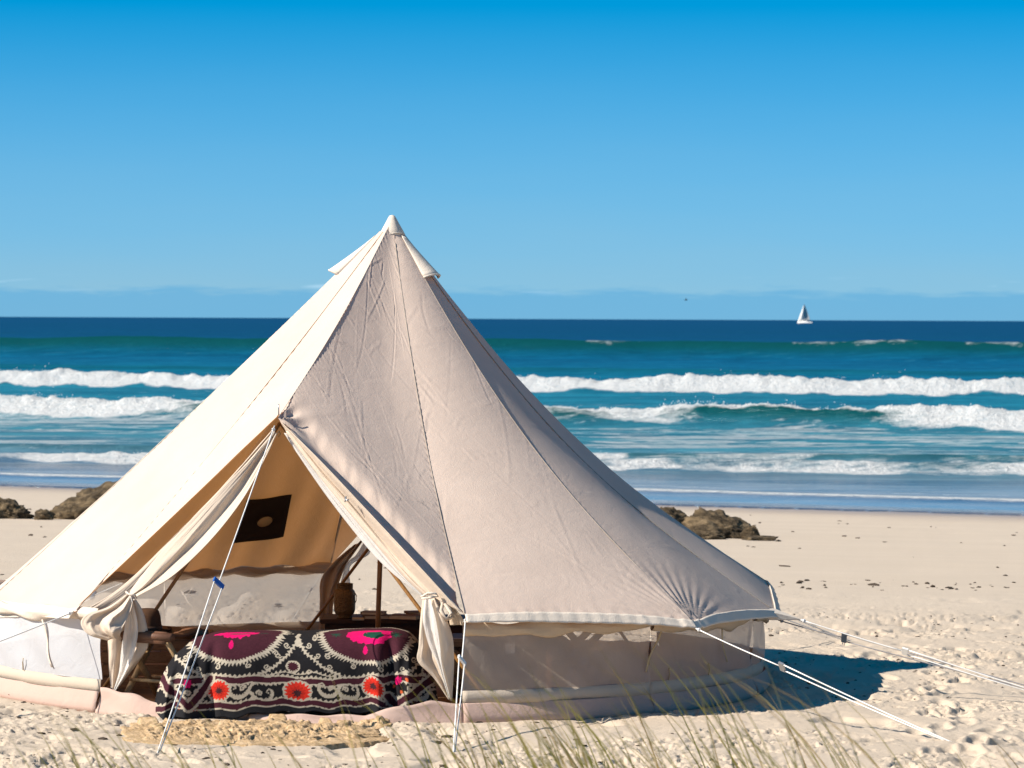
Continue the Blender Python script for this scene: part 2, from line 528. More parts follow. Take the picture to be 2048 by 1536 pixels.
def ground_detail(X, Y):
    rough = (1 - sstep(27.5, 33.0, Y + .25 * (fbm(X * .5, Y * .5, 5, 3) - .5) * 12)) * sstep(9, 15, Y)
    h = .030 * (fbm(X * .7, Y * .7, 21, 4) - .5)
    far = 1 - rough
    # trampled sand: broad footprints, crumbs and clods
    foot = fbm(X * 2.0, Y * 1.5, 31, 4, .55)
    h = h + rough * (-.030 * sstep(.56, .70, foot) + .010 * sstep(.50, .30, foot))
    mask = sstep(.48, .64, fbm(X * 1.3, Y * 1.9, 41, 4, .62))
    clod = fbm(X * 15, Y * 11, 51, 4, .7)
    h = h + rough * mask * .012 * sstep(.57, .72, clod)
    clod2 = fbm(X * 34, Y * 26, 61, 3, .65)
    h = h + rough * (.15 + .85 * mask) * .007 * sstep(.56, .72, clod2)
    pit = fbm(X * 22, Y * 15, 71, 3, .55)
    h = h - rough * (.15 + .85 * mask) * .020 * sstep(.60, .72, pit)
    # smoother beach beyond: faint wind ripples lying along the shore
    h = h + far * .016 * (fbm(X * .8, Y * 3.1 + X * .5, 81, 4, .6) - .5) * sstep(26, 31, Y)
    return h

def bulge_xy(X, Y):
    d = np.degrees(np.arctan2(X + .777, -(Y - 23.0)))
    return .26 * np.exp(-((d + 92) / 34) ** 2)

def build_ground():
    xs = np.concatenate([-np.geomspace(3.3, 4000, 44)[::-1], np.linspace(-3.2, 3.2, 620), np.geomspace(3.3, 4000, 44)])
    ys = np.concatenate([-np.geomspace(.5, 600, 24)[::-1], np.linspace(0, 17.0, 40), np.linspace(17.3, 22, 330), np.linspace(22.03, 27, 170),
                         np.linspace(27.06, 40, 130), np.geomspace(40.2, 110, 90), np.geomspace(112, 9000, 40)])
    X, Y = np.meshgrid(xs, ys)
    # widen the dense columns with distance so that the farther beach is covered as well
    wid = np.clip(Y / 21.0, .86, 4.6)
    X = np.where(np.abs(X) <= 3.21, X * wid, np.sign(X) * (np.abs(X) + 3.2 * (wid - 1)))
    Z = ground_base(X, Y) + np.where(np.abs(X) < 20, ground_detail(X, Y), 0)
    # tracks of people walking round the tent
    g = np.random.default_rng(19)
    tracks = [((1.9, 18.2), (3.4, 21.2)), ((2.6, 19.0), (2.3, 26.5)), ((-2.9, 19.2), (-.4, 18.6)), ((-.4, 18.9), (2.6, 20.0)), ((2.2, 18.0), (3.0, 24.5)), ((-3.4, 20.5), (-1.2, 18.3))]
    for (ax, ay), (bx, by) in tracks:
        L = math.hypot(bx - ax, by - ay); dx, dy = (bx - ax) / L, (by - ay) / L
        for k in range(int(L / .42)):
            f = k * .42 / L
            sd = .10 if k % 2 else -.10
            cx = ax + (bx - ax) * f - dy * sd + g.normal(0, .05); cy = ay + (by - ay) * f + dx * sd + g.normal(0, .05)
            th = math.atan2(dy, dx) + g.normal(0, .2)
            m = (np.abs(X - cx) < .4) & (np.abs(Y - cy) < .4)
            lx = (X[m] - cx) * math.cos(th) + (Y[m] - cy) * math.sin(th); ly = -(X[m] - cx) * math.sin(th) + (Y[m] - cy) * math.cos(th)
            q = np.hypot(lx / .145, ly / .062)
            Z[m] += g.uniform(.7, 1.2) * (-.020 * (1 - sstep(.60, 1.05, q)) + .008 * np.exp(-((q - 1.28) / .22) ** 2))
    # level the pitch under the tent
    rr = np.hypot(X + .777, Y - 23.0) - bulge_xy(X, Y)
    k = 1 - sstep(2.30, 2.62, rr)
    Z = Z * (1 - k) + (-.03) * k
    s = shore_s(X, Y)
    wet = sstep(-9.0, -1.0, s + 2.0 * (fbm(X * .25, Y * .5, 91, 3) - .5)) * (1 - .0 * X)
    far = sstep(27, 34, Y)
    o = grid_mesh('beach_sand', np.stack([X, Y, Z], -1), 'sand', attrs={'wet': wet, 'far': far})
    o['kind'] = 'structure'
    return o
ground = build_ground()

def ground_z(x, y):
    a, b = np.array([float(x)]), np.array([float(y)])
    return float((ground_base(a, b) + ground_detail(a, b))[0])

# ------------------------------------------------------------------ the sea with its lines of breakers
def build_sea():
    ratio = np.concatenate([-np.geomspace(.185, 6, 26)[::-1], np.linspace(-.175, .175, 440), np.geomspace(.185, 6, 26)])
    ys = np.concatenate([np.linspace(58, 92, 150), np.linspace(92.2, 140, 240), np.linspace(140.3, 205, 210), np.linspace(205.6, 360, 190),
                         np.geomspace(362, 30000, 110)])
    U, Y = np.meshgrid(ratio, ys)
    X = U * Y
    Xc = np.clip(X, -400, 400)
    Z = np.full_like(X, SEA_Z)
    foam = np.zeros_like(X); lift = np.zeros_like(X)
    s = shore_s(Xc, Y)
    amp = sstep(4, 40, s)
    Z += amp * .10 * (fbm(X * .16, Y * .30, 101, 4, .55) - .5) * np.clip(1.6 - Y / 900, .25, 1.6)
    Z += sstep(20, 60, s) * .05 * (fbm(X * .9, Y * 1.5, 111, 3, .6) - .5) * (Y < 420)

    def wave(y0, k, h, front, back, foam_fn, wob=1.2, seed=0, green=1.0, var=.6, bumps=.18):
        nonlocal Z, foam, lift
        line = y0 + k * Xc + wob * 2 * (fbm(Xc * .06 + seed, Xc * 0 + seed, seed, 3) - .5)
        d = Y - line                       # <0 in front (towards the beach)
        hx = h * (1 - var * .5 + var * fbm(Xc * .09 + 3.1 * seed, Xc * 0 + 1.7, seed + 3, 3))
        prof = np.where(d < 0, np.exp(-np.clip(-d / front, 0, 40) ** 1.7), np.exp(-np.clip(d / back, 0, 40) ** 1.25))
        f, b = foam_fn(Xc, d)
        rough = .75 * (fbm(X * .8, Y * .8, seed + 7, 4, .62) - .5) + .30 * (fbm(X * 2.6, Y * 2.6, seed + 9, 3, .6) - .5)
        Z += hx * prof + f * prof * h * (rough * bumps * 5.0)
        foam = np.maximum(foam, b)
        lift = np.maximum(lift, green * np.clip(prof * 1.5, 0, 1) * sstep(front * 2.6, 0, -d) * (1 - sstep(0, back * .45, d)))

    def bore(front, back, lo=0.0, hi=1.0, seed=0, thr=None, trail=4.0, trail_amt=.45):
        def fn(x, d):
            m = np.ones_like(x)
            if thr is not None: m = thr(x, d)
            tongue = fbm(x * .55 + seed, x * 0 + 2.0, 900 + seed, 4, .6) - .5
            ff0 = front * (1 + 1.3 * tongue)
            body = sstep(-ff0 * 1.6, -ff0 * .75, d) * (1 - sstep(back * .25, back * .9, d + back * 1.2 * tongue))
            f = body * m
            tr = (1 - sstep(0, trail, d)) * (d > 0) * trail_amt
            ff = np.maximum(f * 1.08, tr * m)
            return f, ff
        return fn
    # thin swash lines on the wet sand
    n = fbm(Xc * .30, Xc * 0, 120, 4)
    # inner small broken wave
    wave(84.3, -.27, .26, .55, 2.0, bore(.8, 2.6, thr=lambda x, d: .50 + .45 * sstep(.34, .56, fbm(x * .30 + 4, x * 0 + d * .3, 131, 4) + .05), trail=3.5, trail_amt=.30), 1.4, 130, .6)
    wave(89.8, -.27, .20, .5, 1.6, bore(.6, 1.6, thr=lambda x, d: sstep(.46, .58, fbm(x * .16 + 9, x * 0, 141, 3)) * .9, trail=3.0, trail_amt=.3), 1.4, 140, .6)
    # main broken wave: green unbroken shoulder on the right and at the left of the tent
    def mainthr(x, d):
        gapR = np.exp(-((x - 8.8) / 3.6) ** 2) + .8 * np.exp(-((x - 1.5) / 1.6) ** 2)
        gapL = np.exp(-((x + 9.6) / 2.0) ** 2) * .75
        low = sstep(.10, -.45, d)          # the lower face stays green there
        return np.clip(1 - (gapR + gapL) * low * 1.1, 0, 1)
    wave(119.5, -.36, .74, 1.15, 4.5, bore(1.35, 4.5, thr=mainthr, trail=11, trail_amt=.33), 1.6, 150, 1.0)
    # outer broken wave
    wave(172.5, -.24, .66, 1.25, 5.0, bore(1.6, 5.0, trail=9, trail_amt=.25), 2.0, 160, .8, bumps=.22)
    # smooth swell about to break
    wave(304, -.16, 1.75, 4.2, 11, lambda x, d: (np.zeros_like(x), (.50 + .6 * (fbm(x * .9, d * .6, 175, 3) - .5)) * sstep(-2.6, -.6, d + 2.5 * (fbm(x * .5, x * 0, 173, 3) - .5)) * (1 - sstep(.4, 2.6, d)) * sstep(.50, .64, fbm(x * .22 + 2.2, x * 0, 171, 4) + .07 * sstep(-20, 25, x)) ), 2.0, 170, 1.0, .22)
    wave(228, -.18, .35, 5.0, 9, lambda x, d: (np.zeros_like(x), np.zeros_like(x)), 3.0, 180, .45)
    wave(420, -.12, .8, 9.0, 16, lambda x, d: (np.zeros_like(x), np.zeros_like(x)), 5.0, 190, .35)
    for i, yy in enumerate((530, 690, 900, 1250, 1700)):
        wave(yy, -.10 + .02 * i, .55, 14 + yy * .02, 22 + yy * .03, lambda x, d: (np.zeros_like(x), np.zeros_like(x)), 14.0, 200 + i, .15)
    # lacy old foam drifting between the breakers
    lace = fbm(X * .22, Y * .75, 211, 5, .62)
    zone = sstep(13, 20, s) * (1 - sstep(48, 62, s))
    foam = np.maximum(foam, zone * .62 * sstep(.44, .62, lace))
    foam = np.maximum(foam, zone * .50 * sstep(.46, .60, fbm(X * .09 + 4, Y * .5, 215, 5, .6)))
    foam = np.maximum(foam, .62 * sstep(.50, .60, fbm(X * .35, Y * .9, 217, 5, .65)) * sstep(30, 36, s) * (1 - sstep(46, 52, s)))
    zone2 = sstep(52, 60, s) * (1 - sstep(92, 104, s))
    foam = np.maximum(foam, zone2 * .40 * sstep(.48, .66, lace))
    lead = s - (-1.6 + 2.4 * (fbm(Xc * .13, Xc * 0, 221, 4) - .5))
    swash2 = s - (4.6 + 2.0 * (fbm(Xc * .10 + 7, Xc * 0, 231, 4) - .5))
    foam = np.maximum(foam, .95 * np.exp(-(swash2 / .55) ** 2))
    foam = np.maximum(foam, .50 * np.exp(-((swash2 - 2.4) / .8) ** 2) * sstep(.4, .6, lace))
    Z += .05 * np.exp(-(swash2 / .6) ** 2)
    # the sheet slides up the sand as a thin film and dives under it beyond
    film = ground_base(X, Y) + .035
    Z = np.where(s < 6, np.minimum(np.maximum(Z, SEA_Z), SEA_Z + .06) , Z)
    up = sstep(6, -1, s)
    Z = np.where(lead < 0, SEA_Z - .35, np.maximum(Z, np.where(s < 2, film * up + Z * (1 - up), Z)))
    depth = np.interp(s, [-2, 6, 16, 35, 55, 110, 200, 340, 900, 4000], [0, .04, .13, .22, .30, .42, .56, .72, .92, 1.0])
    shallow = .55 * sstep(20, 6, s) + .45 * sstep(6, 1, s)
    lift = np.clip(lift, 0, 1) * sstep(10, 20, s)
    o = grid_mesh('sea', np.stack([X, Y, Z], -1), 'sea', attrs={'foam': np.clip(foam, 0, 1.3), 'depth': depth, 'lift': lift, 'shallow': shallow})
    o['kind'] = 'structure'
    # flecks of spray and froth thrown up along the breaking crests
    g = np.random.default_rng(77)
    ok = np.argwhere((foam > .9) & (np.abs(X / Y) < .165) & (Y < 200) & (Y > 78))
    pick = ok[g.integers(0, len(ok), 9000)]
    px_, py_, pz_ = X[pick[:, 0], pick[:, 1]], Y[pick[:, 0], pick[:, 1]], Z[pick[:, 0], pick[:, 1]]
    hgt = np.clip((pz_ - SEA_Z), .05, 1.2)
    gust = .25 + 1.6 * sstep(.52, .74, vnoise(px_ * .5, py_ * .2, 950))
    pz_ = pz_ + g.exponential(.055, len(pz_)) * hgt * gust - .01
    px_ = px_ + g.normal(0, .08, len(px_)); py_ = py_ + g.normal(0, .06, len(py_))
    size = g.uniform(.006, .024, len(px_)) * (.5 + hgt * .7)
    octv = np.array([[1, 0, 0], [-1, 0, 0], [0, 1, 0], [0, -1, 0], [0, 0, 1], [0, 0, -1]], float)
    octf = np.array([[0, 2, 4], [2, 1, 4], [1, 3, 4], [3, 0, 4], [2, 0, 5], [1, 2, 5], [3, 1, 5], [0, 3, 5]])
    Vs = (np.stack([px_, py_, pz_], 1)[:, None] + octv[None] * size[:, None, None] * g.uniform(.6, 1.3, (len(px_), 6, 1))).reshape(-1, 3)
    Fs = (octf[None] + 6 * np.arange(len(px_))[:, None, None]).reshape(-1, 3)
    sp = mesh('sea_spray', Vs.tolist(), Fs.tolist(), 'froth')
    sp['kind'] = 'stuff'; sp['label'] = 'white spray thrown up along the breaking waves'; sp['category'] = 'spray'
    return o
sea = build_sea()

# ------------------------------------------------------------------ the bell tent
TX, TY = -.777, 23.0
ROOT = Vector((TX, TY, 0))
def T(px, py, d): return pix(px, py, TY - d) - ROOT        # point of the tent at depth d in front of its centre pole
def pol(a, r, z): return Vector((r * math.sin(R(a)), -r * math.cos(R(a)), z))

tent = empty('bell_tent', ROOT)
tag(tent, 'cream canvas bell tent pitched on the sand with its front door tied open', 'tent')

APEX = Vector((0, 0, 2.965))
ANG = [-18 + 30 * i for i in range(12)]
EAVE = [pol(a, 2.50, .60) for a in ANG]
EAVE[0] = T(556, 836, 1.52)
EAVE[1] = T(930, 1230, 2.46)
EAVE[2] = T(1385, 1243, 2.00)
EAVE[3] = T(1549, 1222, .82)
EAVE[4] = pol(102, 2.52, .60)
EAVE[6] = pol(162, 1.62, 1.72)
EAVE[11] = T(150, 1224, 1.70)
EAVE[10] = T(-52, 1228, .55)
EAVE[9] = pol(252, 2.74, .55)
EAVE[8] = pol(222, 2.5, .52)
EAVE[7] = pol(192, 2.46, .56)
SAG = [.06, .23, .24, .29, .28, .20, .05, .10, .10, .05, .03, .06]

def seam_pt(i, t):
    i %= 12
    p = APEX.lerp(EAVE[i], t)
    p.z -= SAG[i] * math.sin(math.pi * min(1, t)) * (1.15 - .3 * t)
    return p

def seam_np(i, t):
    i %= 12
    A, E = np.array(APEX), np.array(EAVE[i])
    p = A[None] + (E - A)[None] * t[:, None]
    p[:, 2] -= SAG[i] * np.sin(np.pi * np.clip(t, 0, 1)) * (1.15 - .3 * t)
    return p

def grid_normals(P):
    dv = np.gradient(P, axis=0); du = np.gradient(P, axis=1)
    n = np.cross(dv, du)
    n /= np.maximum(np.linalg.norm(n, axis=2, keepdims=True), 1e-9)
    c = P - np.array([0, 0, 1.0]); 
    sgn = np.sign((n * c).sum(2).mean())
    return n * (sgn if sgn != 0 else 1)

def creases(sx, sy, seed, n, L, Wd, h=.0035):
    """fold lines pressed into the cloth when it was packed, as thin ridges and valleys"""
    g = np.random.default_rng(seed)
    out = np.zeros_like(sx)
    for k in range(n):
        long = g.random() < .58
        cx, cy = g.uniform(-Wd / 2, Wd / 2), g.uniform(.25, L)
        a = g.normal(1.15 if g.random() < .55 else 0.25, .35) * g.choice([-1, 1])
        ln = g.uniform(.35, 1.1) if long else g.uniform(.06, .30)
        w = g.uniform(.005, .009) if long else g.uniform(.005, .010)
        ca, sa = math.cos(a), math.sin(a)
        dx, dy = sx - cx, sy - cy
        al = dx * ca + dy * sa
        ac = -dx * sa + dy * ca + g.uniform(-.25, .25) * al * al + (0 if long else .007 * np.sin(al * g.uniform(14, 30) + g.uniform(0, 6)))
        amp = h * g.uniform(.35, 1.0) * g.choice([1, 1, -1]) * (.8 if long else 1.0)
        prof = np.exp(-(ac / w) ** 2) - .55 * np.exp(-((ac - 1.7 * w) / (1.2 * w)) ** 2)
        out += amp * prof * np.clip(1.15 - (np.abs(al) / (ln * .5)) ** 4, 0, 1)
    return out

DOOR_PANELS = (0, 5, 6, 11)
def canvas_panel(i):
    front = i in (0, 1, 2, 11, 10)
    nt, nu = (190, 90) if front else (60, 26)
    t = np.linspace(.03, 1, nt); u = np.linspace(0, 1, nu)
    A, B = seam_np(i, t), seam_np(i + 1, t)
    P = A[:, None] * (1 - u)[None, :, None] + B[:, None] * u[None, :, None]
    n = grid_normals(P)
    wid = np.linalg.norm(B - A, axis=1)
    L = float(np.linalg.norm((A[-1] + B[-1]) / 2 - np.array(APEX)))
    sx = (u[None] - .5) * wid[:, None]; sy = np.repeat(t[:, None] * L, nu, 1)
    bow = {0: -.03, 1: -.035, 2: -.05, 10: .012, 11: .0, 7: -.02}.get(i, -.03)
    disp = bow * np.sin(np.pi * u)[None] * np.sin(np.pi * np.clip(t, 0, 1) ** 1.1)[:, None]
    if i in (1, 2, 3):
        disp = .030 * np.linalg.norm((A + B)[:, :2] / 2, axis=1)[:, None] * (4 * u * (1 - u))[None] * (1 - t ** 5)[:, None]
    disp += .012 * (fbm(sx * 1.6 + 3 * i, sy * 1.3, 300 + i, 3) - .5)
    if i in (0, 1, 2):
        disp += creases(sx, sy, 400 + i, (170, 150, 70)[i], L, float(wid[-1]), (.0026, .0026, .0020)[i])
    elif i in (10, 11):
        disp += creases(sx, sy, 400 + i, 12, L, float(wid[-1]), .0010)
    tt = np.repeat(t[:, None], nu, 1); uu = np.repeat(u[None], nt, 0)
    # puckering along the seams
    edge = np.minimum(uu, 1 - uu) * wid[:, None]
    disp += .0022 * np.sin(sy * 120 + 5 * vnoise(sy * 6, sx * 0, 310 + i)) * np.exp(-(edge / .03) ** 2) * sstep(.35, .55, fbm(sy * 1.5, sx * 0, 311 + i, 2))
    if i == 0:
        # the cloth runs over the door pole: a ridge at the edge with a hollow beside it
        e = (1 - tt) * L * .72
        k = sstep(0, .25, uu) * .65 + .35
        disp += k * (-.046 * np.exp(-((e - .11) / .080) ** 2) + .004 * np.exp(-(e / .03) ** 2))
        disp += .0025 * np.sin(uu * 70 + 6 * fbm(uu * 9, tt * 3, 320, 2)) * np.exp(-((e - .17) / .06) ** 2)
        # gathers around the grommet at the peak of the door
        q = np.linalg.norm(P - np.array(EAVE[0]), axis=2)
        ang = np.arctan2(uu * wid[:, None], (1 - tt) * L + .02)
        disp += .022 * np.sin(ang * 15) * np.exp(-(q / .15) ** 2) * sstep(0, .05, q)
    if i == 11:
        e = (1 - tt) * L * .72
        disp += .012 * np.exp(-(e / .05) ** 2) - .01 * np.exp(-((e - .12) / .06) ** 2)
    if i in (1, 2):
        # gathers pulled towards the guy rope at the 42 degree corner
        q = np.linalg.norm(P - np.array(EAVE[2]), axis=2)
        cu = uu if i == 2 else 1 - uu
        ang = np.arctan2(cu * wid[:, None], (1 - tt) * L + .015)
        amp = .0085 if i == 2 else .005
        disp += amp * np.sin(ang * 34) * np.exp(-(q / .38) ** 2) * sstep(0, .10, q)
    if i == 1:
        disp += .0015 * np.sin(sx * 70) * np.exp(-(((1 - tt) * L) / .05) ** 2)
    if i in (7, 8):
        disp += .012 * np.sin(sx * 22 + 2 * fbm(sx * 3, sy * 2, 330, 2)) * sstep(.35, 1.0, tt)
    P = P + n * disp[..., None]
    # keep the hanging eave from being dead straight
    if i not in DOOR_PANELS:
        P[..., 2] += (.03 * np.sin(np.pi * u) * (t[:, None] ** 6))
    o = grid_mesh('canvas_panel', P, 'canvas', tent)
    return P, n

PAN = {}
for i in range(12):
    PAN[i] = canvas_panel(i)

# seams: a stitched tape over each join
for i in range(12):
    t = np.linspace(.05, .995, 90)
    p = seam_np(i, t)
    a = PAN[i][1][:, 0]; b = PAN[(i - 1) % 12][1][:, -1]
    nn = np.array([a[min(int(x * (len(a) - 1)), len(a) - 1)] + b[min(int(x * (len(b) - 1)), len(b) - 1)] for x in t])
    nn /= np.linalg.norm(nn, axis=1, keepdims=True)
    tang = np.gradient(p, axis=0); tang /= np.linalg.norm(tang, axis=1, keepdims=True)
    side = np.cross(tang, nn)
    w = .0040 if i in (1, 2, 3) else .0022
    rows = np.stack([p + nn * .001 - side * w, p + nn * .0035, p + nn * .001 + side * w], axis=1)
    solid(grid_mesh('seam_tape', rows, 'seam' if i in (1, 2, 3, 7, 8) else 'canvas_trim', tent), .002, 0)

# peak cap
cap_prof = [(0.002, 2.995), (.017, 2.990), (.028, 2.972), (.046, 2.938), (.066, 2.902), (.084, 2.868), (.082, 2.864)]
Pc = np.array([[[r * (1 + .03 * math.sin(5 * a)) * math.sin(a), -r * math.cos(a), z + (.008 * math.sin(3 * a) if r > .1 else 0)] for a in np.linspace(0, 2 * math.pi, 37)[:-1]] for r, z in cap_prof])
grid_mesh('peak_cap', Pc, 'canvas_trim', tent, wrap=True)
tubes('cap_cord', [[(.083 * math.sin(a), -.083 * math.cos(a), 2.872 + .006 * math.sin(3 * a)) for a in np.linspace(0, 2 * math.pi, 40)]], .0045, 'canvas_trim', tent, 6)

# vent hoods near the peak
def canopy_r(z): return (2.965 - z) * 2.5 / 2.4 * .95
def vent_hood(a0, wide, drop, lift, k=1.0):
    rows = []
    for tt in np.linspace(0, 1, 14):
        z = 2.86 - tt * drop
        rc = canopy_r(z) * .97 * k
        row = []
        for uu in np.linspace(-1, 1, 15):
            half = (.02 + tt * wide) 
            bul = lift * tt ** 1.3 * (1 - abs(uu) ** 2.6)
            ang = R(a0) + uu * half / max(rc, .05)
            rr = rc + .006 + bul
            row.append((rr * math.sin(ang), -rr * math.cos(ang), z + bul * .55))
        rows.append(row)
    o = grid_mesh('vent_hood', rows, 'canvas_trim', tent); solid(o, .006)
    tubes('hood_rim', [rows[-1]], .007, 'canvas_trim', o, 6)
    return o
vent_hood(57, .062, .27, .036, .86)
vent_hood(-86, .062, .25, .050, 1.02)
vent_hood(168, .060, .24, .04)

# eave trim strips
for i in range(12):
    if i in DOOR_PANELS: continue
    e = PAN[i][0][-1]
    nn = len(e)
    out = e.copy(); out[:, 2] = 0; out /= np.linalg.norm(out, axis=1, keepdims=True)
    s = np.linspace(0, 1, nn)
    rows = []
    for j, f in enumerate(np.linspace(0, 1, 6)):
        wob = .0025 * np.sin(s * 33 + i) * f
        drop = .058 * f * (.75 + .25 * np.sin(np.pi * s))
        rows.append(np.stack([e[:, 0] + out[:, 0] * (.006 + .040 * f + wob), e[:, 1] + out[:, 1] * (.006 + .040 * f + wob), e[:, 2] + .006 - drop], -1))
    solid(grid_mesh('eave_trim', np.array(rows), 'canvas_trim', tent), .005)

# walls: groundsheet lip, canvas band, netting, and the canvas wall rolled up under the eave
WR = 2.40
def bulge(a):       # the groundsheet is pulled out wider on the windward side
    d = (np.degrees(a) + 180) % 360 - 180
    return .26 * np.exp(-((d + 92) / 34) ** 2)
def arc(i, n=30, r=WR):
    a = np.linspace(ANG[i] + (5 if i == 11 else 0), ANG[i] + 30 + (5 if i == 10 else 0), n)
    return np.radians(a)
def ring(i, prof, mat, name, parent, fold=0.0, n=40, seed=0, folds=16):
    a = arc(i, n)
    s = np.linspace(0, 1, n)
    rows = []
    for r, z in prof:
        wob = fold * np.sin(s * folds + seed + z * 14) * np.sin(np.pi * np.clip(z / .6, 0, 1)) + .4 * fold * (fbm(s * 9, s * 0 + z * 9, 500 + i + seed, 3) - .5)
        rr = r + wob + bulge(a)
        rows.append(np.stack([rr * np.sin(a), -rr * np.cos(a), np.full(n, z)], -1))
    return grid_mesh(name, np.array(rows), mat, parent)

for i in (1, 2, 3, 4, 7, 8, 9, 10):
    dz = {2: .045, 3: .075, 4: .07, 1: .02}.get(i, 0.0)
    lip = ring(i, [(WR + .030, -.035), (WR + .042, .006), (WR + .036, .035), (WR + .020, .068), (WR + .010, .094), (WR + .006, .100)], 'lip', 'groundsheet_lip', tent, .020, seed=i, folds=9)
    solid(lip, .004)
    band = ring(i, [(WR + .004, .096), (WR + .003, .130), (WR + .002, .172)], 'band', 'wall_band', tent, .006, seed=i)
    solid(band, .003)
    sunlit = i in (9, 10)  # panels on the sunny side take the net painted brighter
    ring(i, [(WR, z) for z in np.linspace(.170, .575 - dz, 14)], 'net_sunlit' if sunlit else 'net', 'mesh_window', tent, .012, n=60, seed=i, folds=18)
    # rolled canvas wall hanging in a swag
    g = np.linspace(0, 1, 44)
    aa = np.radians(ANG[i] + (35 if i == 10 else 30) * g)
    th = .026 + .010 * np.sin(g * 17 + i) * np.sin(np.pi * g) + .012 * fbm(g * 7, g * 0, 510 + i, 3)
    if i in (2, 3): th = th + .018 * np.sin(np.pi * g) ** .5
    cz = .560 - dz - .022 * np.sin(np.pi * g) - .008 * np.sin(g * 9 + i)
    rows = []
    for k in range(15):
        q = 2 * math.pi * k / 14
        tw = 1 + .16 * np.sin(q * 3 + g * 26 + i)
        rr = WR + .018 + th * .62 * tw * math.cos(q) + bulge(aa)
        rows.append(np.stack([rr * np.sin(aa), -rr * np.cos(aa), cz + th * 1.15 * tw * math.sin(q)], -1))
    grid_mesh('rolled_wall', np.array(rows), 'canvas_roll' if not sunlit else 'canvas_trim', tent)

# webbing straps and toggle loops on the visible walls
def strap(a0, a1, z0, z1, mat='webbing', w=.014):
    rows = []
    for f in np.linspace(0, 1, 14):
        a = a0 + (a1 - a0) * f + .35 * math.sin(f * 6)
        r = WR + .016 + .004 * math.sin(f * 9) + float(bulge(R(a)))
        z = z0 + (z1 - z0) * f
        rows.append([tuple(pol(a - math.degrees(w / WR) * .5, r, z)), tuple(pol(a + math.degrees(w / WR) * .5, r, z))])
    o = grid_mesh('wall_strap', rows, mat, tent); solid(o, .003)
for a0, a1 in ((44.0, 41.0), (57.5, 60.5)): strap(a0, a1, .52, .235)
for a0, a1 in ((-72.5, -74.0), (-56.0, -53.0)): strap(a0, a1, .53, .215, 'canvas_trim', .018)
for a0 in (45.5, 55.0, -71, -60.5):
    wb = WR + float(bulge(R(a0)))
    o = tubes('toggle_loop', [[pol(a0, wb + .014, .245), pol(a0 + .15, wb + .020, .22), pol(a0, wb + .014, .172)]], .0042, 'webbing', tent, 6)

# groundsheet floor
fr = np.array([[[(r + float(bulge(a)) * (r / WR)) * math.sin(a), -(r + float(bulge(a)) * (r / WR)) * math.cos(a), .004 + .003 * math.sin(7 * a + 9 * r)] for a in np.linspace(0, 2 * math.pi, 73)[:-1]] for r in (.001, .6, 1.2, 1.8, 2.2, WR + .01)])
grid_mesh('groundsheet_floor', fr, 'floor_sheet', tent, wrap=True)
# door sills: the lip runs on across both door openings
def sill(i, zs, n=70, seed=0):
    a = arc(i, n); s = np.linspace(0, 1, n)
    zt = np.interp(s, *zs)
    rows = []
    for f in np.linspace(0, 1, 7):
        rr = bulge(a) + WR + .05 - .045 * f + .016 * np.sin(s * 13 + seed + f * 2) * np.sin(np.pi * f)
        rows.append(np.stack([rr * np.sin(a), -rr * np.cos(a), -.035 + (zt + .035) * f + .005 * np.sin(s * 31) * f], -1))
    solid(grid_mesh('groundsheet_lip', np.array(rows), 'lip', tent), .005)
sill(11, ([0, .12, .30, .5, 1], [.125, .115, .095, .035, .03]), seed=3)
sill(0, ([0, .55, .70, .85, 1], [.03, .035, .085, .115, .10]), seed=5)
sill(5, ([0, 1], [.10, .05]), 30, 1); sill(6, ([0, 1], [.05, .10]), 30, 2)

# poles
def pole(name, a, b, r, mat='pole', sides=14):
    a, b = Vector(a), Vector(b)
    path = [a.lerp(b, f) for f in np.linspace(0, 1, 8)]
    return tubes(name, [path], r, mat, tent, sides)
pole('centre_pole', T(752, 1357, 0), (0, 0, 2.97), .0165)
pk = EAVE[0] + Vector((.01, .05, -.03))
pole('door_pole', pk, pol(-49, 2.30, .0), .0115)
pole('door_pole', pk, pol(18.5, 2.26, .0), .0115)
bk = EAVE[6] + Vector((0, -.05, -.03))
pole('door_pole', bk, T(612, 1263, -2.2) + (T(612, 1263, -2.2) - bk) * .06, .0115)
pole('door_pole', bk, pol(133, 2.26, .0), .0115)
# small pin standing out of the peak of the door
tubes('pole_pin', [[EAVE[0] + Vector((.005, -.01, .02)), EAVE[0] + Vector((.004, -.012, .085))]], .004, 'steel', tent, 6)

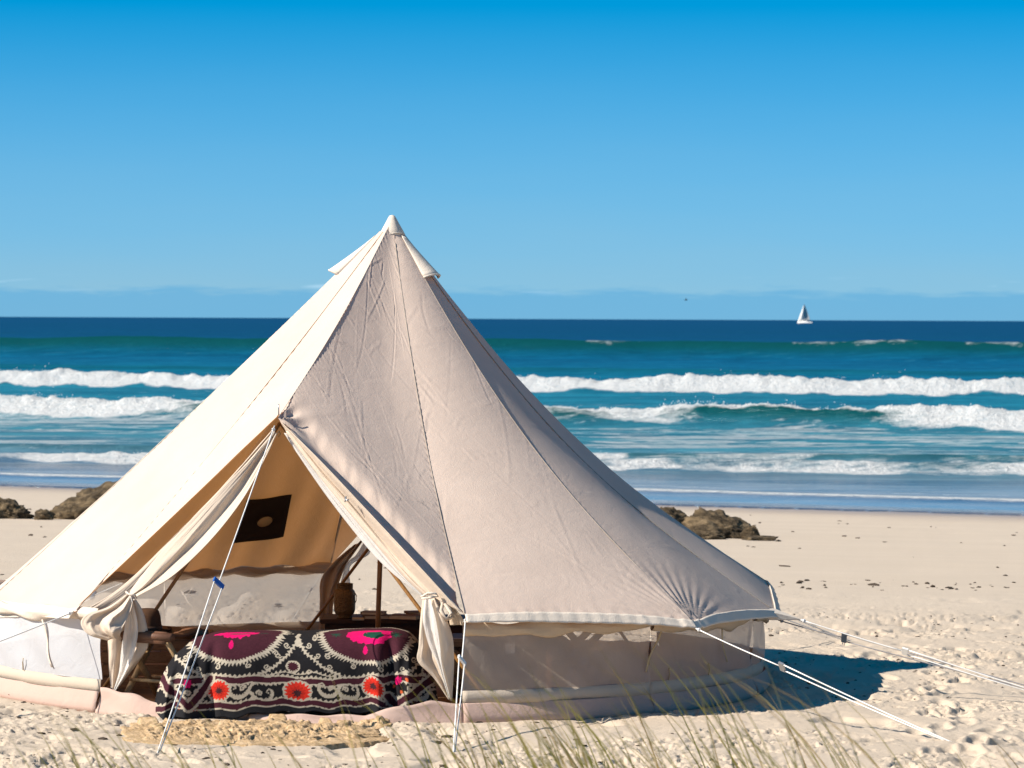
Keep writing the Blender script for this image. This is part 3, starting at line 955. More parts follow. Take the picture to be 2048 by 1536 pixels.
# the dark patch with a round port sewn on the back of the roof
def on_panel(i, px, py):
    """point of roof panel i seen at a pixel"""
    best = None
    P = PAN[i][0].reshape(-1, 3)
    W = P + np.array(ROOT)
    x = 1024 + W[:, 0] / W[:, 1] * FPX; y = HORIZON + (CAM_H - W[:, 2]) / W[:, 1] * FPX
    k = np.argsort((x - px) ** 2 + (y - py) ** 2)[:4]
    return Vector(P[k].mean(0))
def patch():
    c = [on_panel(7, 492, 997), on_panel(7, 585, 984), on_panel(7, 561, 1066), on_panel(7, 466, 1082)]
    n = ((c[1] - c[0]).cross(c[3] - c[0])).normalized()
    if n.y > 0: n = -n
    n = n * .03
    rows = []
    for v in np.linspace(0, 1, 9):
        rows.append([tuple(c[0].lerp(c[1], u).lerp(c[3].lerp(c[2], u), v) + n * (1 + .25 * math.sin(u * 5 + v * 3)) + (Vector((0, 0, -.012 * math.sin(math.pi * u))) if v == 1 else Vector())) for u in np.linspace(0, 1, 11)])
    o = grid_mesh('roof_patch', rows, 'patch', tent); solid(o, .004)
    o['label'] = 'dark square patch with a round port sewn inside the roof'
    ce = on_panel(7, 527, 1036) + n * 1.6
    ux = (c[1] - c[0]).normalized(); uy = (c[3] - c[0]).normalized()
    ring_pts = [ce + ux * (.058 * math.cos(a)) + uy * (.060 * math.sin(a)) for a in np.linspace(0, 2 * math.pi, 33)]
    V = [ce] + ring_pts[:-1]
    F = [(0, 1 + k, 1 + (k + 1) % 32) for k in range(32)]
    d = mesh('port_cover', V, F, 'port_cloth', o); solid(d, .004)
    tubes('port_rim', [ring_pts], .005, 'patch', o, 6)
patch()

# ------------------------------------------------------------------ door curtains
def spline(pts, n):
    """Catmull-Rom through points"""
    P = [np.array(p, float) for p in pts]
    P = [2 * P[0] - P[1]] + P + [2 * P[-1] - P[-2]]
    out = []
    m = len(P) - 3
    for s in np.linspace(0, m - 1e-6, n):
        k = int(s); f = s - k
        a, b, c, d = P[k:k + 4]
        out.append(.5 * ((2 * b) + (c - a) * f + (2 * a - 5 * b + 4 * c - d) * f * f + (3 * b - a - 3 * c + d) * f ** 3))
    return np.array(out)

def curtain(name, left, right, folds, amp, mat, parent=tent, nv=58, nu=58, seed=0, phase=0.0, th=.004):
    """cloth hanging between two edges given as (px, py, d) rows; folds run along its length"""
    def lean(p):     # the door leans back from its sill to its peak
        return T(p[0], p[1], p[2] - .64 * min(1, max(0, 1 - (p[1] - 850) / 350)) * (p[2] > 0))
    Lp = spline([lean(p) for p in left], nv); Rp = spline([lean(p) for p in right], nv)
    u = np.linspace(0, 1, nu); v = np.linspace(0, 1, nv)
    P = Lp[:, None] * (1 - u)[None, :, None] + Rp[:, None] * u[None, :, None]
    wid = np.linalg.norm(Rp - Lp, axis=1)
    ph = u[None] * folds * 2 * np.pi + phase + 1.6 * (fbm(u[None] * 3 + 0 * v[:, None], v[:, None] * 2.2 + 0 * u[None], 600 + seed, 3) - .5) * 2
    env = np.clip(wid[:, None] / max(wid.max(), 1e-6), .12, 1) ** .6
    wave = np.sin(ph) + .22 * np.sin(2.1 * ph + 1)
    P[..., 1] += -amp * env * wave
    P[..., 0] += .35 * amp * env * np.cos(ph) * np.sin(np.pi * u)[None]
    fine = .006 * (fbm(u[None] * 14 + 0 * v[:, None], v[:, None] * 9 + 0 * u[None], 620 + seed, 4, .6) - .5)
    P[..., 1] += fine
    o = grid_mesh(name, P, mat, parent)
    solid(o, th)
    return o

# left flap: gathered from the peak to the tie, then bellying into a loop and a tail
curtain('door_flap', [(549, 862, 2.17), (490, 930, 2.11), (400, 1022, 1.98), (320, 1108, 1.86), (268, 1172, 1.80), (258, 1190, 1.80)],
        [(553, 868, 2.17), (533, 912, 2.12), (486, 998, 2.06), (420, 1082, 2.0), (345, 1152, 1.93), (272, 1194, 1.88)], 1.25, .030, 'canvas_flap', seed=1)
curtain('door_flap', [(254, 1188, 1.86), (216, 1214, 1.86), (176, 1228, 1.88), (163, 1246, 1.90), (178, 1268, 1.93), (214, 1280, 1.93)],
        [(266, 1190, 1.90), (262, 1216, 1.96), (252, 1240, 2.00), (244, 1256, 2.02), (240, 1266, 2.02), (236, 1276, 1.98)], 1.8, .036, 'canvas_flap', seed=2)
curtain('door_flap', [(250, 1196, 1.82), (232, 1236, 1.80), (217, 1276, 1.78), (217, 1310, 1.76), (220, 1350, 1.74), (224, 1386, 1.74)],
        [(266, 1190, 1.88), (288, 1228, 1.86), (298, 1284, 1.84), (285, 1312, 1.82), (256, 1350, 1.80), (228, 1386, 1.78)], 1.6, .030, 'canvas_flap', seed=3)
curtain('mesh_door', [(256, 1196, 1.86), (250, 1250, 1.85), (243, 1300, 1.83), (238, 1345, 1.81), (226, 1384, 1.79)],
        [(262, 1192, 1.92), (276, 1250, 1.90), (270, 1300, 1.88), (252, 1345, 1.86), (229, 1384, 1.82)], 1.4, .014, 'net_white', seed=4, th=.002)
tubes('tie_cord', [[T(252, 1184, 1.93), T(260, 1190, 1.97), T(270, 1190, 1.96), T(273, 1196, 1.95), T(267, 1200, 1.95)]], .006, 'canvas_trim', tent, 6)
# folded-back canvas edge beside the left door pole, seen from inside
curtain('door_facing', [(546, 858, 2.16), (440, 978, 1.98), (330, 1090, 1.86), (240, 1176, 1.76), (150, 1232, 1.68)],
        [(549, 866, 2.12), (446, 992, 1.94), (338, 1112, 1.82), (262, 1190, 1.74), (170, 1246, 1.66)], .7, .008, 'canvas_flap', seed=5)
# right flap
curtain('door_flap', [(572, 862, 2.16), (612, 918, 2.18), (664, 984, 2.20), (735, 1068, 2.23), (800, 1145, 2.26), (846, 1190, 2.28)],
        [(580, 862, 2.20), (650, 945, 2.24), (718, 1020, 2.28), (785, 1098, 2.32), (842, 1160, 2.35), (872, 1190, 2.36)], 1.0, .018, 'canvas_flap', seed=6)
curtain('mesh_door', [(568, 866, 2.14), (598, 912, 2.14), (652, 990, 2.14), (722, 1080, 2.16), (780, 1142, 2.20), (848, 1196, 2.24)],
        [(578, 866, 2.16), (618, 918, 2.18), (676, 992, 2.20), (745, 1072, 2.23), (806, 1146, 2.26), (852, 1192, 2.28)], 1.2, .010, 'net_white', seed=7, th=.002)
curtain('door_flap', [(846, 1194, 2.30), (841, 1240, 2.30), (838, 1290, 2.30), (836, 1322, 2.30), (868, 1356, 2.30), (898, 1400, 2.30)],
        [(874, 1192, 2.37), (890, 1230, 2.38), (905, 1275, 2.38), (908, 1320, 2.37), (906, 1360, 2.36), (904, 1402, 2.34)], 1.7, .026, 'canvas_flap', seed=8, phase=.6)
curtain('mesh_door', [(850, 1196, 2.34), (846, 1240, 2.35), (858, 1290, 2.35), (876, 1330, 2.35), (898, 1398, 2.34)],
        [(860, 1194, 2.37), (872, 1240, 2.39), (880, 1290, 2.39), (884, 1330, 2.38), (901, 1398, 2.36)], 1.3, .012, 'net_white', seed=9, th=.002)
curtain('door_facing', [(876, 1192, 2.36), (896, 1222, 2.38), (900, 1250, 2.37)], [(886, 1190, 2.38), (922, 1232, 2.41), (928, 1250, 2.40)], 1.2, .014, 'canvas_roll', seed=10, nv=30, nu=30)
curtain('door_facing', [(572, 862, 2.14), (646, 944, 2.20), (714, 1020, 2.26), (784, 1100, 2.32), (842, 1164, 2.36), (874, 1198, 2.37)],
        [(561, 842, 2.18), (640, 921, 2.30), (722, 1008, 2.40), (796, 1087, 2.46), (860, 1156, 2.48), (922, 1224, 2.46)], .6, .006, 'canvas_flap', seed=15)
tubes('tie_cord', [[T(842, 1194, 2.40), T(856, 1186, 2.43), T(872, 1187, 2.43), T(876, 1192, 2.41), T(860, 1196, 2.42), T(843, 1197, 2.41)]], .007, 'canvas_trim', tent, 6)
tubes('tie_bow', [[T(886, 1206, 2.42), T(882, 1222, 2.46), T(892, 1240, 2.47), T(902, 1226, 2.46), T(890, 1208, 2.44), T(900, 1220, 2.45), T(906, 1234, 2.45), T(890, 1240, 2.44)]], .011, 'canvas_flap', tent, 8)
# toggles on the right flap and at the peak
tubes('toggle', [[T(690, 996, 2.02), T(694, 1001, 2.04), T(698, 999, 2.04)], [T(692, 993, 2.02), T(690, 1004, 2.03)]], .005, 'steel', tent, 6)
tubes('peak_loop', [[T(558, 862, 1.5), T(554, 868, 1.5), T(557, 874, 1.5), T(561, 868, 1.5), T(558, 862, 1.5)]], .0035, 'webbing', tent, 6)
# curtain tied back at the rear door
curtain('door_flap', [(700, 1096, -2.05), (664, 1128, -2.15), (642, 1160, -2.2), (640, 1205, -2.2), (638, 1262, -2.2)],
        [(728, 1078, -2.0), (704, 1112, -2.1), (690, 1134, -2.2), (668, 1200, -2.2), (664, 1262, -2.2)], 2.0, .022, 'canvas_flap', seed=11)
curtain('mesh_door', [(728, 1084, -2.02), (712, 1110, -2.1), (692, 1130, -2.2), (676, 1190, -2.2), (668, 1255, -2.2)],
        [(742, 1076, -2.0), (738, 1108, -2.08), (700, 1134, -2.2), (704, 1190, -2.2), (706, 1255, -2.2)], 1.5, .02, 'net_white', seed=12, th=.002)

# ------------------------------------------------------------------ guy ropes
def guy(top, peg, f, gap=.05, slider='steel', rope='rope', name='guy_rope'):
    top, peg = Vector(top), Vector(peg)
    s = top.lerp(peg, f)
    along = (peg - top).normalized()
    side = along.cross(Vector((0, 0, 1))).normalized()
    upv = side.cross(along).normalized()
    sv = (side * .6 + upv * .8).normalized()
    a, b = s + sv * gap * .5, s - sv * gap * .5
    def sagline(p, q, k):
        return [p.lerp(q, x) + Vector((0, 0, -k * math.sin(math.pi * x))) for x in np.linspace(0, 1, 9)]
    r = tubes(name, [sagline(top, s, .004), sagline(a, peg + sv * .004, .006), sagline(b, peg - sv * .004, .006)], .0040, rope, tent, 6)
    # slider: a small three-hole tensioner
    e = .012
    V = []
    for q in (a - along * .014, a + along * .014, b + along * .014, b - along * .014):
        n = along.cross(sv).normalized()
        V += [q + n * e * .5 + (q - s).normalized() * .008, q - n * e * .5 + (q - s).normalized() * .008]
    F = [(0, 2, 4, 6), (1, 7, 5, 3), (0, 1, 3, 2), (2, 3, 5, 4), (4, 5, 7, 6), (6, 7, 1, 0)]
    mesh('rope_slider', V, F, slider, r, smooth=False)
    # knots
    bm = bmesh.new(); bmesh.ops.create_icosphere(bm, subdivisions=2, radius=.011)
    for v in bm.verts: v.co = v.co * (1 + .25 * math.sin(v.co.x * 700) * math.cos(v.co.z * 600)) + top.lerp(peg, .012)
    me = bpy.data.meshes.new('rope_knot'); bm.to_mesh(me); bm.free(); me.materials.append(M[rope])
    k = bpy.data.objects.new('rope_knot', me); COL.objects.link(k); k.parent = r
    return r
def peg_at(px, py): 
    # where the line of sight meets the sand round the tent
    Y = CAM_H / ((py - (px - 1024) * .0042 - HORIZON) / FPX)
    p = pix(px, py, Y) - ROOT
    p.z = ground_z(p.x + TX, p.y + TY) - .03
    return p
guy(T(549, 852, 1.58), peg_at(311, 1512), .50, .062, 'blue_plastic')
guy(T(931, 1238, 2.44), peg_at(907, 1508), .31, .05, 'white_paint')
guy(T(1392, 1257, 2.06), peg_at(1928, 1487), .335, .05, 'steel')
guy(EAVE[3] + Vector((.16, -.04, -.05)), peg_at(2190, 1412), .36, .04, 'white_paint')
guy(T(1556, 1240, .55), peg_at(2200, 1402), .21, .06, 'steel', 'grey_rope')
guy(EAVE[11] + Vector((-.01, -.02, 0)), pol(-50, 4.4, 0), .45)
guy(EAVE[10] + Vector((-.03, 0, 0)), pol(-80, 4.4, 0), .4)
for a in (132, 192, 222, 252): guy(pol(a, 2.55, .58), pol(a, 4.4, -.02), .4)
guy(EAVE[6], pol(162, 4.4, -.02), .4)
# pointed corner tab the right-hand rope pulls on
c3 = EAVE[3]
tabv = [c3 + Vector((-.10, -.10, .02)), c3 + Vector((.0, .02, .015)), c3 + Vector((.165, -.04, -.048)), c3 + Vector((-.04, -.09, -.045)),
        c3 + Vector((-.10, -.09, .015)), c3 + Vector((.0, .025, .008)), c3 + Vector((.163, -.038, -.053)), c3 + Vector((-.04, -.085, -.05))]
mesh('corner_tab', tabv, [(0, 1, 2, 3), (7, 6, 5, 4), (0, 4, 5, 1), (1, 5, 6, 2), (2, 6, 7, 3), (3, 7, 4, 0)], 'canvas_trim', tent, False)

# ------------------------------------------------------------------ embroidered blanket on a low day bed
def seg_dist(x, y, pts):
    """distance to a polyline and the arclength of the nearest point, with signed side"""
    best = np.full_like(x, 1e9); arc = np.zeros_like(x); side = np.zeros_like(x)
    L = 0.0
    for (ax, ay), (bx, by) in zip(pts[:-1], pts[1:]):
        dx, dy = bx - ax, by - ay
        l = math.hypot(dx, dy)
        if l < 1e-6: continue
        t = np.clip(((x - ax) * dx + (y - ay) * dy) / (l * l), 0, 1)
        ex, ey = x - ax - t * dx, y - ay - t * dy
        d = np.hypot(ex, ey)
        m = d < best
        best = np.where(m, d, best); arc = np.where(m, L + t * l, arc); side = np.where(m, np.sign(dx * ey - dy * ex), side)
        L += l
    return best, arc, side

def pattern(x, y):
    """embroidery design, in the units of one photograph pixel (about 3 mm)"""
    x = x + 1.2 * (fbm(x * .12, y * .12, 700, 2) - .5) * 2
    y = y + 1.2 * (fbm(x * .12 + 9, y * .12, 705, 2) - .5) * 2
    BLACK, CREAM, MAROON = np.array([.013, .013, .015]), np.array([.47, .415, .33]), np.array([.055, .013, .022])
    PINK, RED, GREEN, ORANGE = np.array([.66, .003, .13]), np.array([.62, .030, .016]), np.array([.006, .065, .040]), np.array([.62, .12, .04])
    C = np.broadcast_to(BLACK, x.shape + (3,)).copy()
    def put(m, col):
        C[m] = col
    def disc(cx, cy, rx, ry):
        return np.hypot((x - cx) / rx, (y - cy) / ry), np.arctan2((y - cy) / ry, (x - cx) / rx)
    def teeth(s, per, k=1.0): 
        f = (s / per) % 1.0
        return np.where(f < .7, f / .7, (1 - f) / .3) ** k
    def border(pts, w, tooth, per, both=True, out_side=1):
        d, s, sd = seg_dist(x, y, pts)
        th = teeth(s, per, 1.4)
        up = w + tooth * th
        dn = w + (tooth * teeth(s + per * .4, per, 1.4) if both else 0)
        put(d < np.where(sd * out_side > 0, up, dn), CREAM)
    def curl(cx, cy, r, a0, turn=1, w=1.15, n=1.2):
        pts = []
        for k in range(26):
            f = k / 25
            rr = r * (1 - .80 * f)
            a = a0 + turn * f * n * 2 * math.pi
            pts.append((cx + rr * math.cos(a), cy + rr * math.sin(a)))
        d, s, _ = seg_dist(x, y, pts)
        put(d < w * (1.25 - .35 * s / max(s.max(), 1)), CREAM)
    # large medallions
    for cx, cy, rx, ry in ((468, 1244, 100, 74), (735, 1256, 92, 66), (1000, 1258, 95, 64), (205, 1258, 90, 62)):
        r, a = disc(cx, cy, rx, ry)
        ring_t = teeth(a * 15 / 1.0 + 40, 1.0, 1.3)
        put(r < 1.03 + .11 * ring_t, CREAM)
        put(r < .985 - .06 * teeth(a * 15 + 40.45, 1.0, 1.3), MAROON)
        for k in range(6):
            aa = .22 + k * .54
            curl(cx + rx * 1.17 * math.cos(aa), cy + ry * 1.19 * math.sin(aa), 6.0, aa + 2.6, 1 if k % 2 else -1, 1.2)
        jag = .07 * np.sin(a * 17) + .05 * np.sin(a * 31 + 1)
        r2, a2 = disc(cx + 4, cy + 8, 45, 21)
        put(r2 < 1.0 + .6 * jag, PINK)
        r3, _ = disc(cx + 12, cy + 12, 20, 5.0)
        put(r3 < 1.0 + jag, GREEN)
        r4, _ = disc(cx - 4, cy + 41, 4.6, 8)
        put((r4 < 1 + jag * 1.5), PINK)
        for gx in (-62, 58):
            r5, a5 = disc(cx + gx, cy + 12, 9, 3.0)
            put(r5 < .8 + .5 * np.sin(a5 * 9), GREEN)
    # arches between the medallions
    for ax in (597, 868, 335):
        border([(ax, 1268), (ax - 3, 1282), (ax - 18, 1306), (ax - 42, 1330), (ax - 78, 1350)], 1.0, 4.6, 8.5)
        border([(ax, 1268), (ax + 3, 1282), (ax + 18, 1306), (ax + 46, 1332), (ax + 84, 1352)], 1.0, 4.6, 8.5)
        put(disc(ax, 1283, 7, 7)[0] < 1, CREAM)
        for k, (dx, dy) in enumerate(((16, 1288), (33, 1310), (56, 1332))):
            curl(ax - dx - 6, dy, 6.2, .6, 1); curl(ax + dx + 6, dy, 6.2, 2.6, -1)
        border([(ax - 76, 1355), (ax - 30, 1347), (ax, 1350), (ax + 30, 1347), (ax + 76, 1355)], .8, 5.5, 9, False, -1)
        r, a = disc(ax - 10, 1333, 14.5, 13.5)
        put(r < 1, CREAM); put(r < .72 + .10 * np.sin(a * 13), MAROON)
        curl(ax + 22, 1345, 5.5, 2.8, -1)
    # upper maroon stripe with its toothed cream edges
    up_y = lambda q: 1360 + 8 * np.exp(-((q - 640) / 85) ** 2) - 6 * np.exp(-((q - 430) / 60) ** 2) - 10 * sstep(700, 790, q)
    yy = y - up_y(x)
    put((yy > -8.5 - 5.5 * teeth(x, 9.5)) & (yy < 8.5 + 4.5 * teeth(x + 3, 9)), CREAM)
    put(np.abs(yy) < 6.2, MAROON)
    # lower band: scrolls and red flowers
    lo_y = lambda q: 1411 + 6 * np.exp(-((q - 640) / 90) ** 2) - 12 * sstep(660, 800, q) - 2 * sstep(480, 420, q)
    m0 = (yy > 8.5)
    def scroll(cx, cy, flip):
        pts = [(cx + flip * 38, cy - 9), (cx + flip * 26, cy - 4), (cx + flip * 16, cy + 12), (cx, cy + 15), (cx - flip * 14, cy + 9), (cx - flip * 17, cy - 6), (cx - flip * 10, cy - 13), (cx - flip * 5, cy - 7), (cx - flip * 9, cy - 4)]
        pts = [tuple(p) for p in spline(pts, 40)]
        d, s, sd = seg_dist(x, y, pts)
        tip = np.clip(s / 90, 0, 1)
        put(d < 1.4 + 2.6 * np.sin(np.pi * tip) + np.where(sd * flip > 0, 3.4 * teeth(s, 7.0) * np.sin(np.pi * tip), 0), CREAM)
        curl(cx + flip * 8, cy - 3, 6.5, 0 if flip > 0 else 3.14, -flip, 1.7)
    for cx, cy, fl in ((478, 1378, 1), (528, 1394, -1), (655, 1382, 1), (700, 1388, -1), (835, 1374, 1), (385, 1386, -1), (890, 1380, -1)):
        scroll(cx, cy, fl)
    for cx, cy, rr in ((595, 1391, 30), (747, 1374, 24), (438, 1378, 25), (372, 1424, 25), (905, 1378, 24)):
        r, a = disc(cx, cy, rr, rr * .95)
        put(r < 1, CREAM)
        put(r < .83 + .09 * np.sin(a * 18), RED)
        put(r < .52 + .10 * np.sin(a * 12), RED * .72)
        put(r < .28 + .07 * np.sin(a * 9), np.array([.05, .016, .02]))
    for cx, cy in ((378, 1362), (797, 1356)):
        r, a = disc(cx, cy, 7.5, 9); put(r < 1 + .12 * np.sin(a * 7), PINK)
    for cx, cy in ((788, 1367), (815, 1353), (803, 1380)):
        put(disc(cx, cy, 3.4, 4.0)[0] < 1, ORANGE)
    yl = y - lo_y(x)
    put((yl > -8 - 5.0 * teeth(x + 4, 10)) & (yl < 9.0), CREAM)
    put(np.abs(yl) < 6.0, MAROON)
    # hem
    put(yl > 9.2, np.array([.020, .021, .024]))
    # folded corners carry the stripe on the slant
    for pts in (((322, 1338), (345, 1378), (377, 1412), (400, 1385), (421, 1352)), ((775, 1385), (792, 1408), (822, 1384), (866, 1345))):
        d, s, sd = seg_dist(x, y, pts)
        mm = d < 9.5 + 3.5 * teeth(s, 8)
        put(mm & (d > 6), CREAM); put(d < 6, MAROON)
    # worn thread: mottled wool
    C *= (.78 + .44 * fbm(x * .35, y * .6, 720, 3, .6))[..., None]
    return C

def build_blanket():
    nu, nv = 440, 230
    u = np.linspace(0, 1, nu)
    # front edge on the ground (left to right) and the crest line on top, as pixels and depths
    bx = np.interp(u, [0, .03, .10, .22, .5, .80, .88, 1], [307, 309, 330, 432, 600, 772, 812, 884])
    bd = np.interp(u, [0, .03, .10, .22, .5, .80, .88, 1], [1.80, 2.05, 2.38, 2.36, 2.33, 2.31, 2.33, 2.08])
    by = np.interp(u, [0, .03, .10, .22, .5, .80, .88, 1], [1398, 1412, 1438, 1434, 1437, 1431, 1436, 1412])
    tx = np.interp(u, [0, .04, .10, .22, .5, .80, .88, 1], [352, 358, 382, 440, 600, 768, 812, 850])
    ty = np.interp(u, [0, .04, .10, .22, .35, .5, .66, .80, .88, .94, 1], [1318, 1304, 1283, 1267, 1266, 1270, 1267, 1264, 1269, 1282, 1306])
    td = np.interp(u, [0, .04, .10, .22, .5, .80, .88, 1], [1.62, 1.76, 1.98, 2.06, 2.06, 2.04, 1.96, 1.70])
    k = np.ones(25) / 25
    sm = lambda a: np.convolve(np.pad(a, 12, mode='edge'), k, 'valid')
    bx, bd, by, tx, ty, td = map(sm, (bx, bd, by, tx, ty, td))
    B = np.array([T(a, b, c) for a, b, c in zip(bx, by, bd)])
    B[:, 2] = np.maximum(B[:, 2], .004) * .0 + .006 + .035 * sstep(.22, .4, u) * (1 - sstep(.74, .8, u)) + .008 * np.sin(u * 60)
    C = np.array([T(a, b, c) for a, b, c in zip(tx, ty, td)])
    nf = 170; nb = nv - nf
    h = np.linspace(0, 1, nf)
    P = np.zeros((nv, nu, 3)); XY = np.zeros((nv, nu, 2))
    hh = h[:, None]
    gx = hh ** 1.15
    P[:nf, :, 0] = B[None, :, 0] * (1 - gx) + C[None, :, 0] * gx
    # height follows the arc length; depth rounds over at the top
    P[:nf, :, 2] = B[None, :, 2] + (C[None, :, 2] - B[None, :, 2]) * np.sin(hh * np.pi / 2) ** .92
    P[:nf, :, 1] = B[None, :, 1] + (C[None, :, 1] - B[None, :, 1]) * (hh ** 2.6)
    XY[:nf, :, 0] = bx[None] * (1 - gx) + tx[None] * gx
    XY[:nf, :, 1] = by[None] + (ty - by)[None] * np.sin(hh * np.pi / 2) ** .92
    # over the top towards the back of the bed
    g = np.linspace(0, 1, nb + 1)[1:][:, None]
    P[nf:, :, 0] = C[None, :, 0] + (.0) * g + (0 - C[None, :, 0] - .55) * 0
    P[nf:, :, 1] = C[None, :, 1] + .62 * g
    P[nf:, :, 2] = C[None, :, 2] + .012 * np.sin(g * 3) - .10 * g ** 3
    XY[nf:, :, 0] = tx[None]
    XY[nf:, :, 1] = ty[None] - 200 * g
    U = np.repeat(u[None], nv, 0); H = np.concatenate([np.repeat(h[:, None], nu, 1), np.ones((nb, nu))], 0)
    low = 1 - sstep(.35, .95, H)
    # folds at both ends, long soft waves in between
    f = .030 * np.sin(U * 95 + 2.2 * H) * np.exp(-((U - .13) / .075) ** 2) * low
    f += .035 * np.exp(-((U - .085) / .020) ** 2) * low + -.05 * np.exp(-((U - .205) / .018) ** 2) * low ** .7
    f += .050 * np.exp(-((U - .775) / .025) ** 2) * (1 - .6 * H) - .060 * np.exp(-((U - .822) / .018) ** 2) * (1 - .5 * H)
    f += .030 * np.sin(U * 80 - 3 * H) * sstep(.83, .9, U) * low
    f += .010 * np.sin(U * 21 + 2.0 * H + 1) * low + .014 * (fbm(U * 7, H * 2.2, 730, 3) - .5)
    P[:, :, 1] -= f
    P[:, :, 2] += .014 * (fbm(U * 9, np.repeat(np.linspace(0, 4, nv)[:, None], nu, 1), 740, 3) - .5) * (H > .85)
    # a dip in the middle of the crest on the left where the cloth folds inward
    P[:, :, 2] -= .012 * np.exp(-((U - .32) / .10) ** 2) * sstep(.9, 1, H)
    P[..., 2] = np.maximum(P[..., 2], .004)
    col = pattern(XY[..., 0].copy(), XY[..., 1].copy())
    W = P + np.array(ROOT)
    o = grid_mesh('embroidered_blanket', W, 'blanket', colors={'pattern': col})
    solid(o, .006, -1)
    tag(o, 'black embroidered blanket with maroon, pink and red flowers draped in the tent doorway', 'blanket')
    return C
crest = build_blanket()

bed = empty('day_bed', ROOT + Vector((-.44, -1.72, 0)))
tag(bed, 'low day bed under the embroidered blanket', 'bed')
def bedbox(name, lo, hi, mat): return box(name, Vector(lo) , Vector(hi), mat, bed, .02)
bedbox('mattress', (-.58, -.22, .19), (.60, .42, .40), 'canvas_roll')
bedbox('frame', (-.57, -.20, .10), (.59, .40, .188), 'brown_wood')
for sx in (-.50, .52):
    for sy in (-.14, .34): bedbox('leg', (sx - .03, sy - .03, .008), (sx + .03, sy + .03, .098), 'brown_wood')

# ------------------------------------------------------------------ things in the tent
def floor_pt(px, d): 
    p = T(px, 1400, d); return Vector((p.x, p.y, .008)) + ROOT

# camp stool with crossed legs
st = empty('camp_stool', floor_pt(322, 1.72))
tag(st, 'folding camp stool with crossed wooden legs and brown leather seat beside the blanket', 'stool')
def stool_parts(root, w, dpt, hgt, leg_r, leg_mat, seat_mat):
    for sy in (-dpt / 2, dpt / 2):
        for sgn in (-1, 1):
            o = sgn * .018
            tubes('leg', [[Vector((-sgn * w * .46, sy + o, .012)), Vector((0, sy + o, hgt * .5)), Vector((sgn * w * .46, sy + o, hgt - .02))]], leg_r, leg_mat, root, 12)
    for sgn in (-1, 1):
        x = sgn * w * .46
        rail = tubes('seat_rail', [[Vector((x, -dpt / 2 - .06, hgt)), Vector((x, 0, hgt)), Vector((x, dpt / 2 + .06, hgt))]], .027, seat_mat, root, 12)
    rows = []
    for y in np.linspace(-dpt / 2 - .02, dpt / 2 + .02, 8):
        row = []
        for f in np.linspace(-1, 1, 25):
            x = f * w * .50
            z = hgt - .035 * (1 - f * f) + .032
            if abs(f) > .92: z -= (abs(f) - .92) * .9
            row.append((x, y, z))
        rows.append(row)
    solid(grid_mesh('seat', rows, seat_mat, root), .014)
    for f in (-.3, .3): tubes('stretcher', [[Vector((f * w, -dpt / 2, .16)), Vector((f * w, dpt / 2, .16))]], .011, leg_mat, root, 10)
stool_parts(st, .36, .30, .43, .019, 'stool_wood', 'leather')
st.rotation_euler = (0, 0, R(58))
# hat resting on the seat
hat = empty('felt_hat', floor_pt(294, 1.66) + Vector((0, 0, .442)))
tag(hat, 'brown felt hat resting on the camp stool', 'hat')
lathe('crown', [(.001, .135), (.045, .134), (.068, .122), (.080, .085), (.086, .03), (.089, .008)], 'felt', hat, 26, 1.1)
lathe('band', [(.0885, .010), (.0905, .012), (.089, .034), (.0865, .034)], 'dark_wood', hat, 26, 1.1)
solid(lathe('brim', [(.084, .010), (.115, .003), (.132, .006), (.146, .016)], 'felt', hat, 26, 1.15), .005)

# slatted wooden chest behind the stool
ch = empty('slatted_chest', floor_pt(312, .80))
tag(ch, 'brown slatted wooden chest behind the camp stool', 'chest')
for k in range(4):
    box('slat', (-.32, -.21, .03 + k * .078), (.32, -.188, .098 + k * .078), 'brown_wood', ch, .005)
for sx in (-.31, .265): box('post', (sx, -.185, 0.0), (sx + .045, -.14, .335), 'brown_wood', ch, .004)
for sx in (-.31, .265): box('post', (sx, .14, 0.0), (sx + .045, .185, .335), 'brown_wood', ch, .004)
box('lid', (-.34, -.23, .338), (.34, .21, .36), 'brown_wood', ch, .006)
box('side_panel', (-.308, -.135, .03), (-.29, .135, .33), 'brown_wood', ch, .004)
box('side_panel', (.29, -.135, .03), (.308, .135, .33), 'brown_wood', ch, .004)

# dark low table across the back with lantern and books
tabc = floor_pt(775, -.75)
tb = empty('low_table', tabc)
tag(tb, 'dark brown low wooden table behind the centre pole', 'table')
TZ = CAM_H - (1240 - HORIZON) / FPX * (TY + .55)
box('table_top', (-.44, -.22, TZ - .03 - .008), (.62, .24, TZ - .008), 'dark_wood', tb, .006)
box('apron', (-.41, -.19, TZ - .145), (.59, -.165, TZ - .040), 'dark_wood', tb, .004)
box('apron', (-.41, .185, TZ - .145), (.59, .21, TZ - .040), 'dark_wood', tb, .004)
for sx in (-.41, .54):
    for sy in (-.163, .135): box('leg', (sx, sy, 0.0), (sx + .05, sy + .05, TZ - .040), 'dark_wood', tb, .004)
box('drawer_front', (-.36, -.200, TZ - .225), (.54, -.166, TZ - .150), 'dark_wood', tb, .004)
TOPZ = TZ
lan = empty('pierced_lantern', pix(689, 1238, TY + .62)); lan.location.z = TOPZ + .001
tag(lan, 'pierced brass lantern standing on the dark low table', 'lantern')
lathe('body', [(.001, .0), (.050, .0), (.054, .010), (.050, .020), (.062, .032), (.070, .052), (.072, .10), (.072, .155), (.068, .180), (.054, .196)], 'brass', lan, 36)
lathe('collar', [(.054, .196), (.056, .200), (.055, .226), (.058, .229), (.052, .232), (.049, .228)], 'brass', lan, 36)
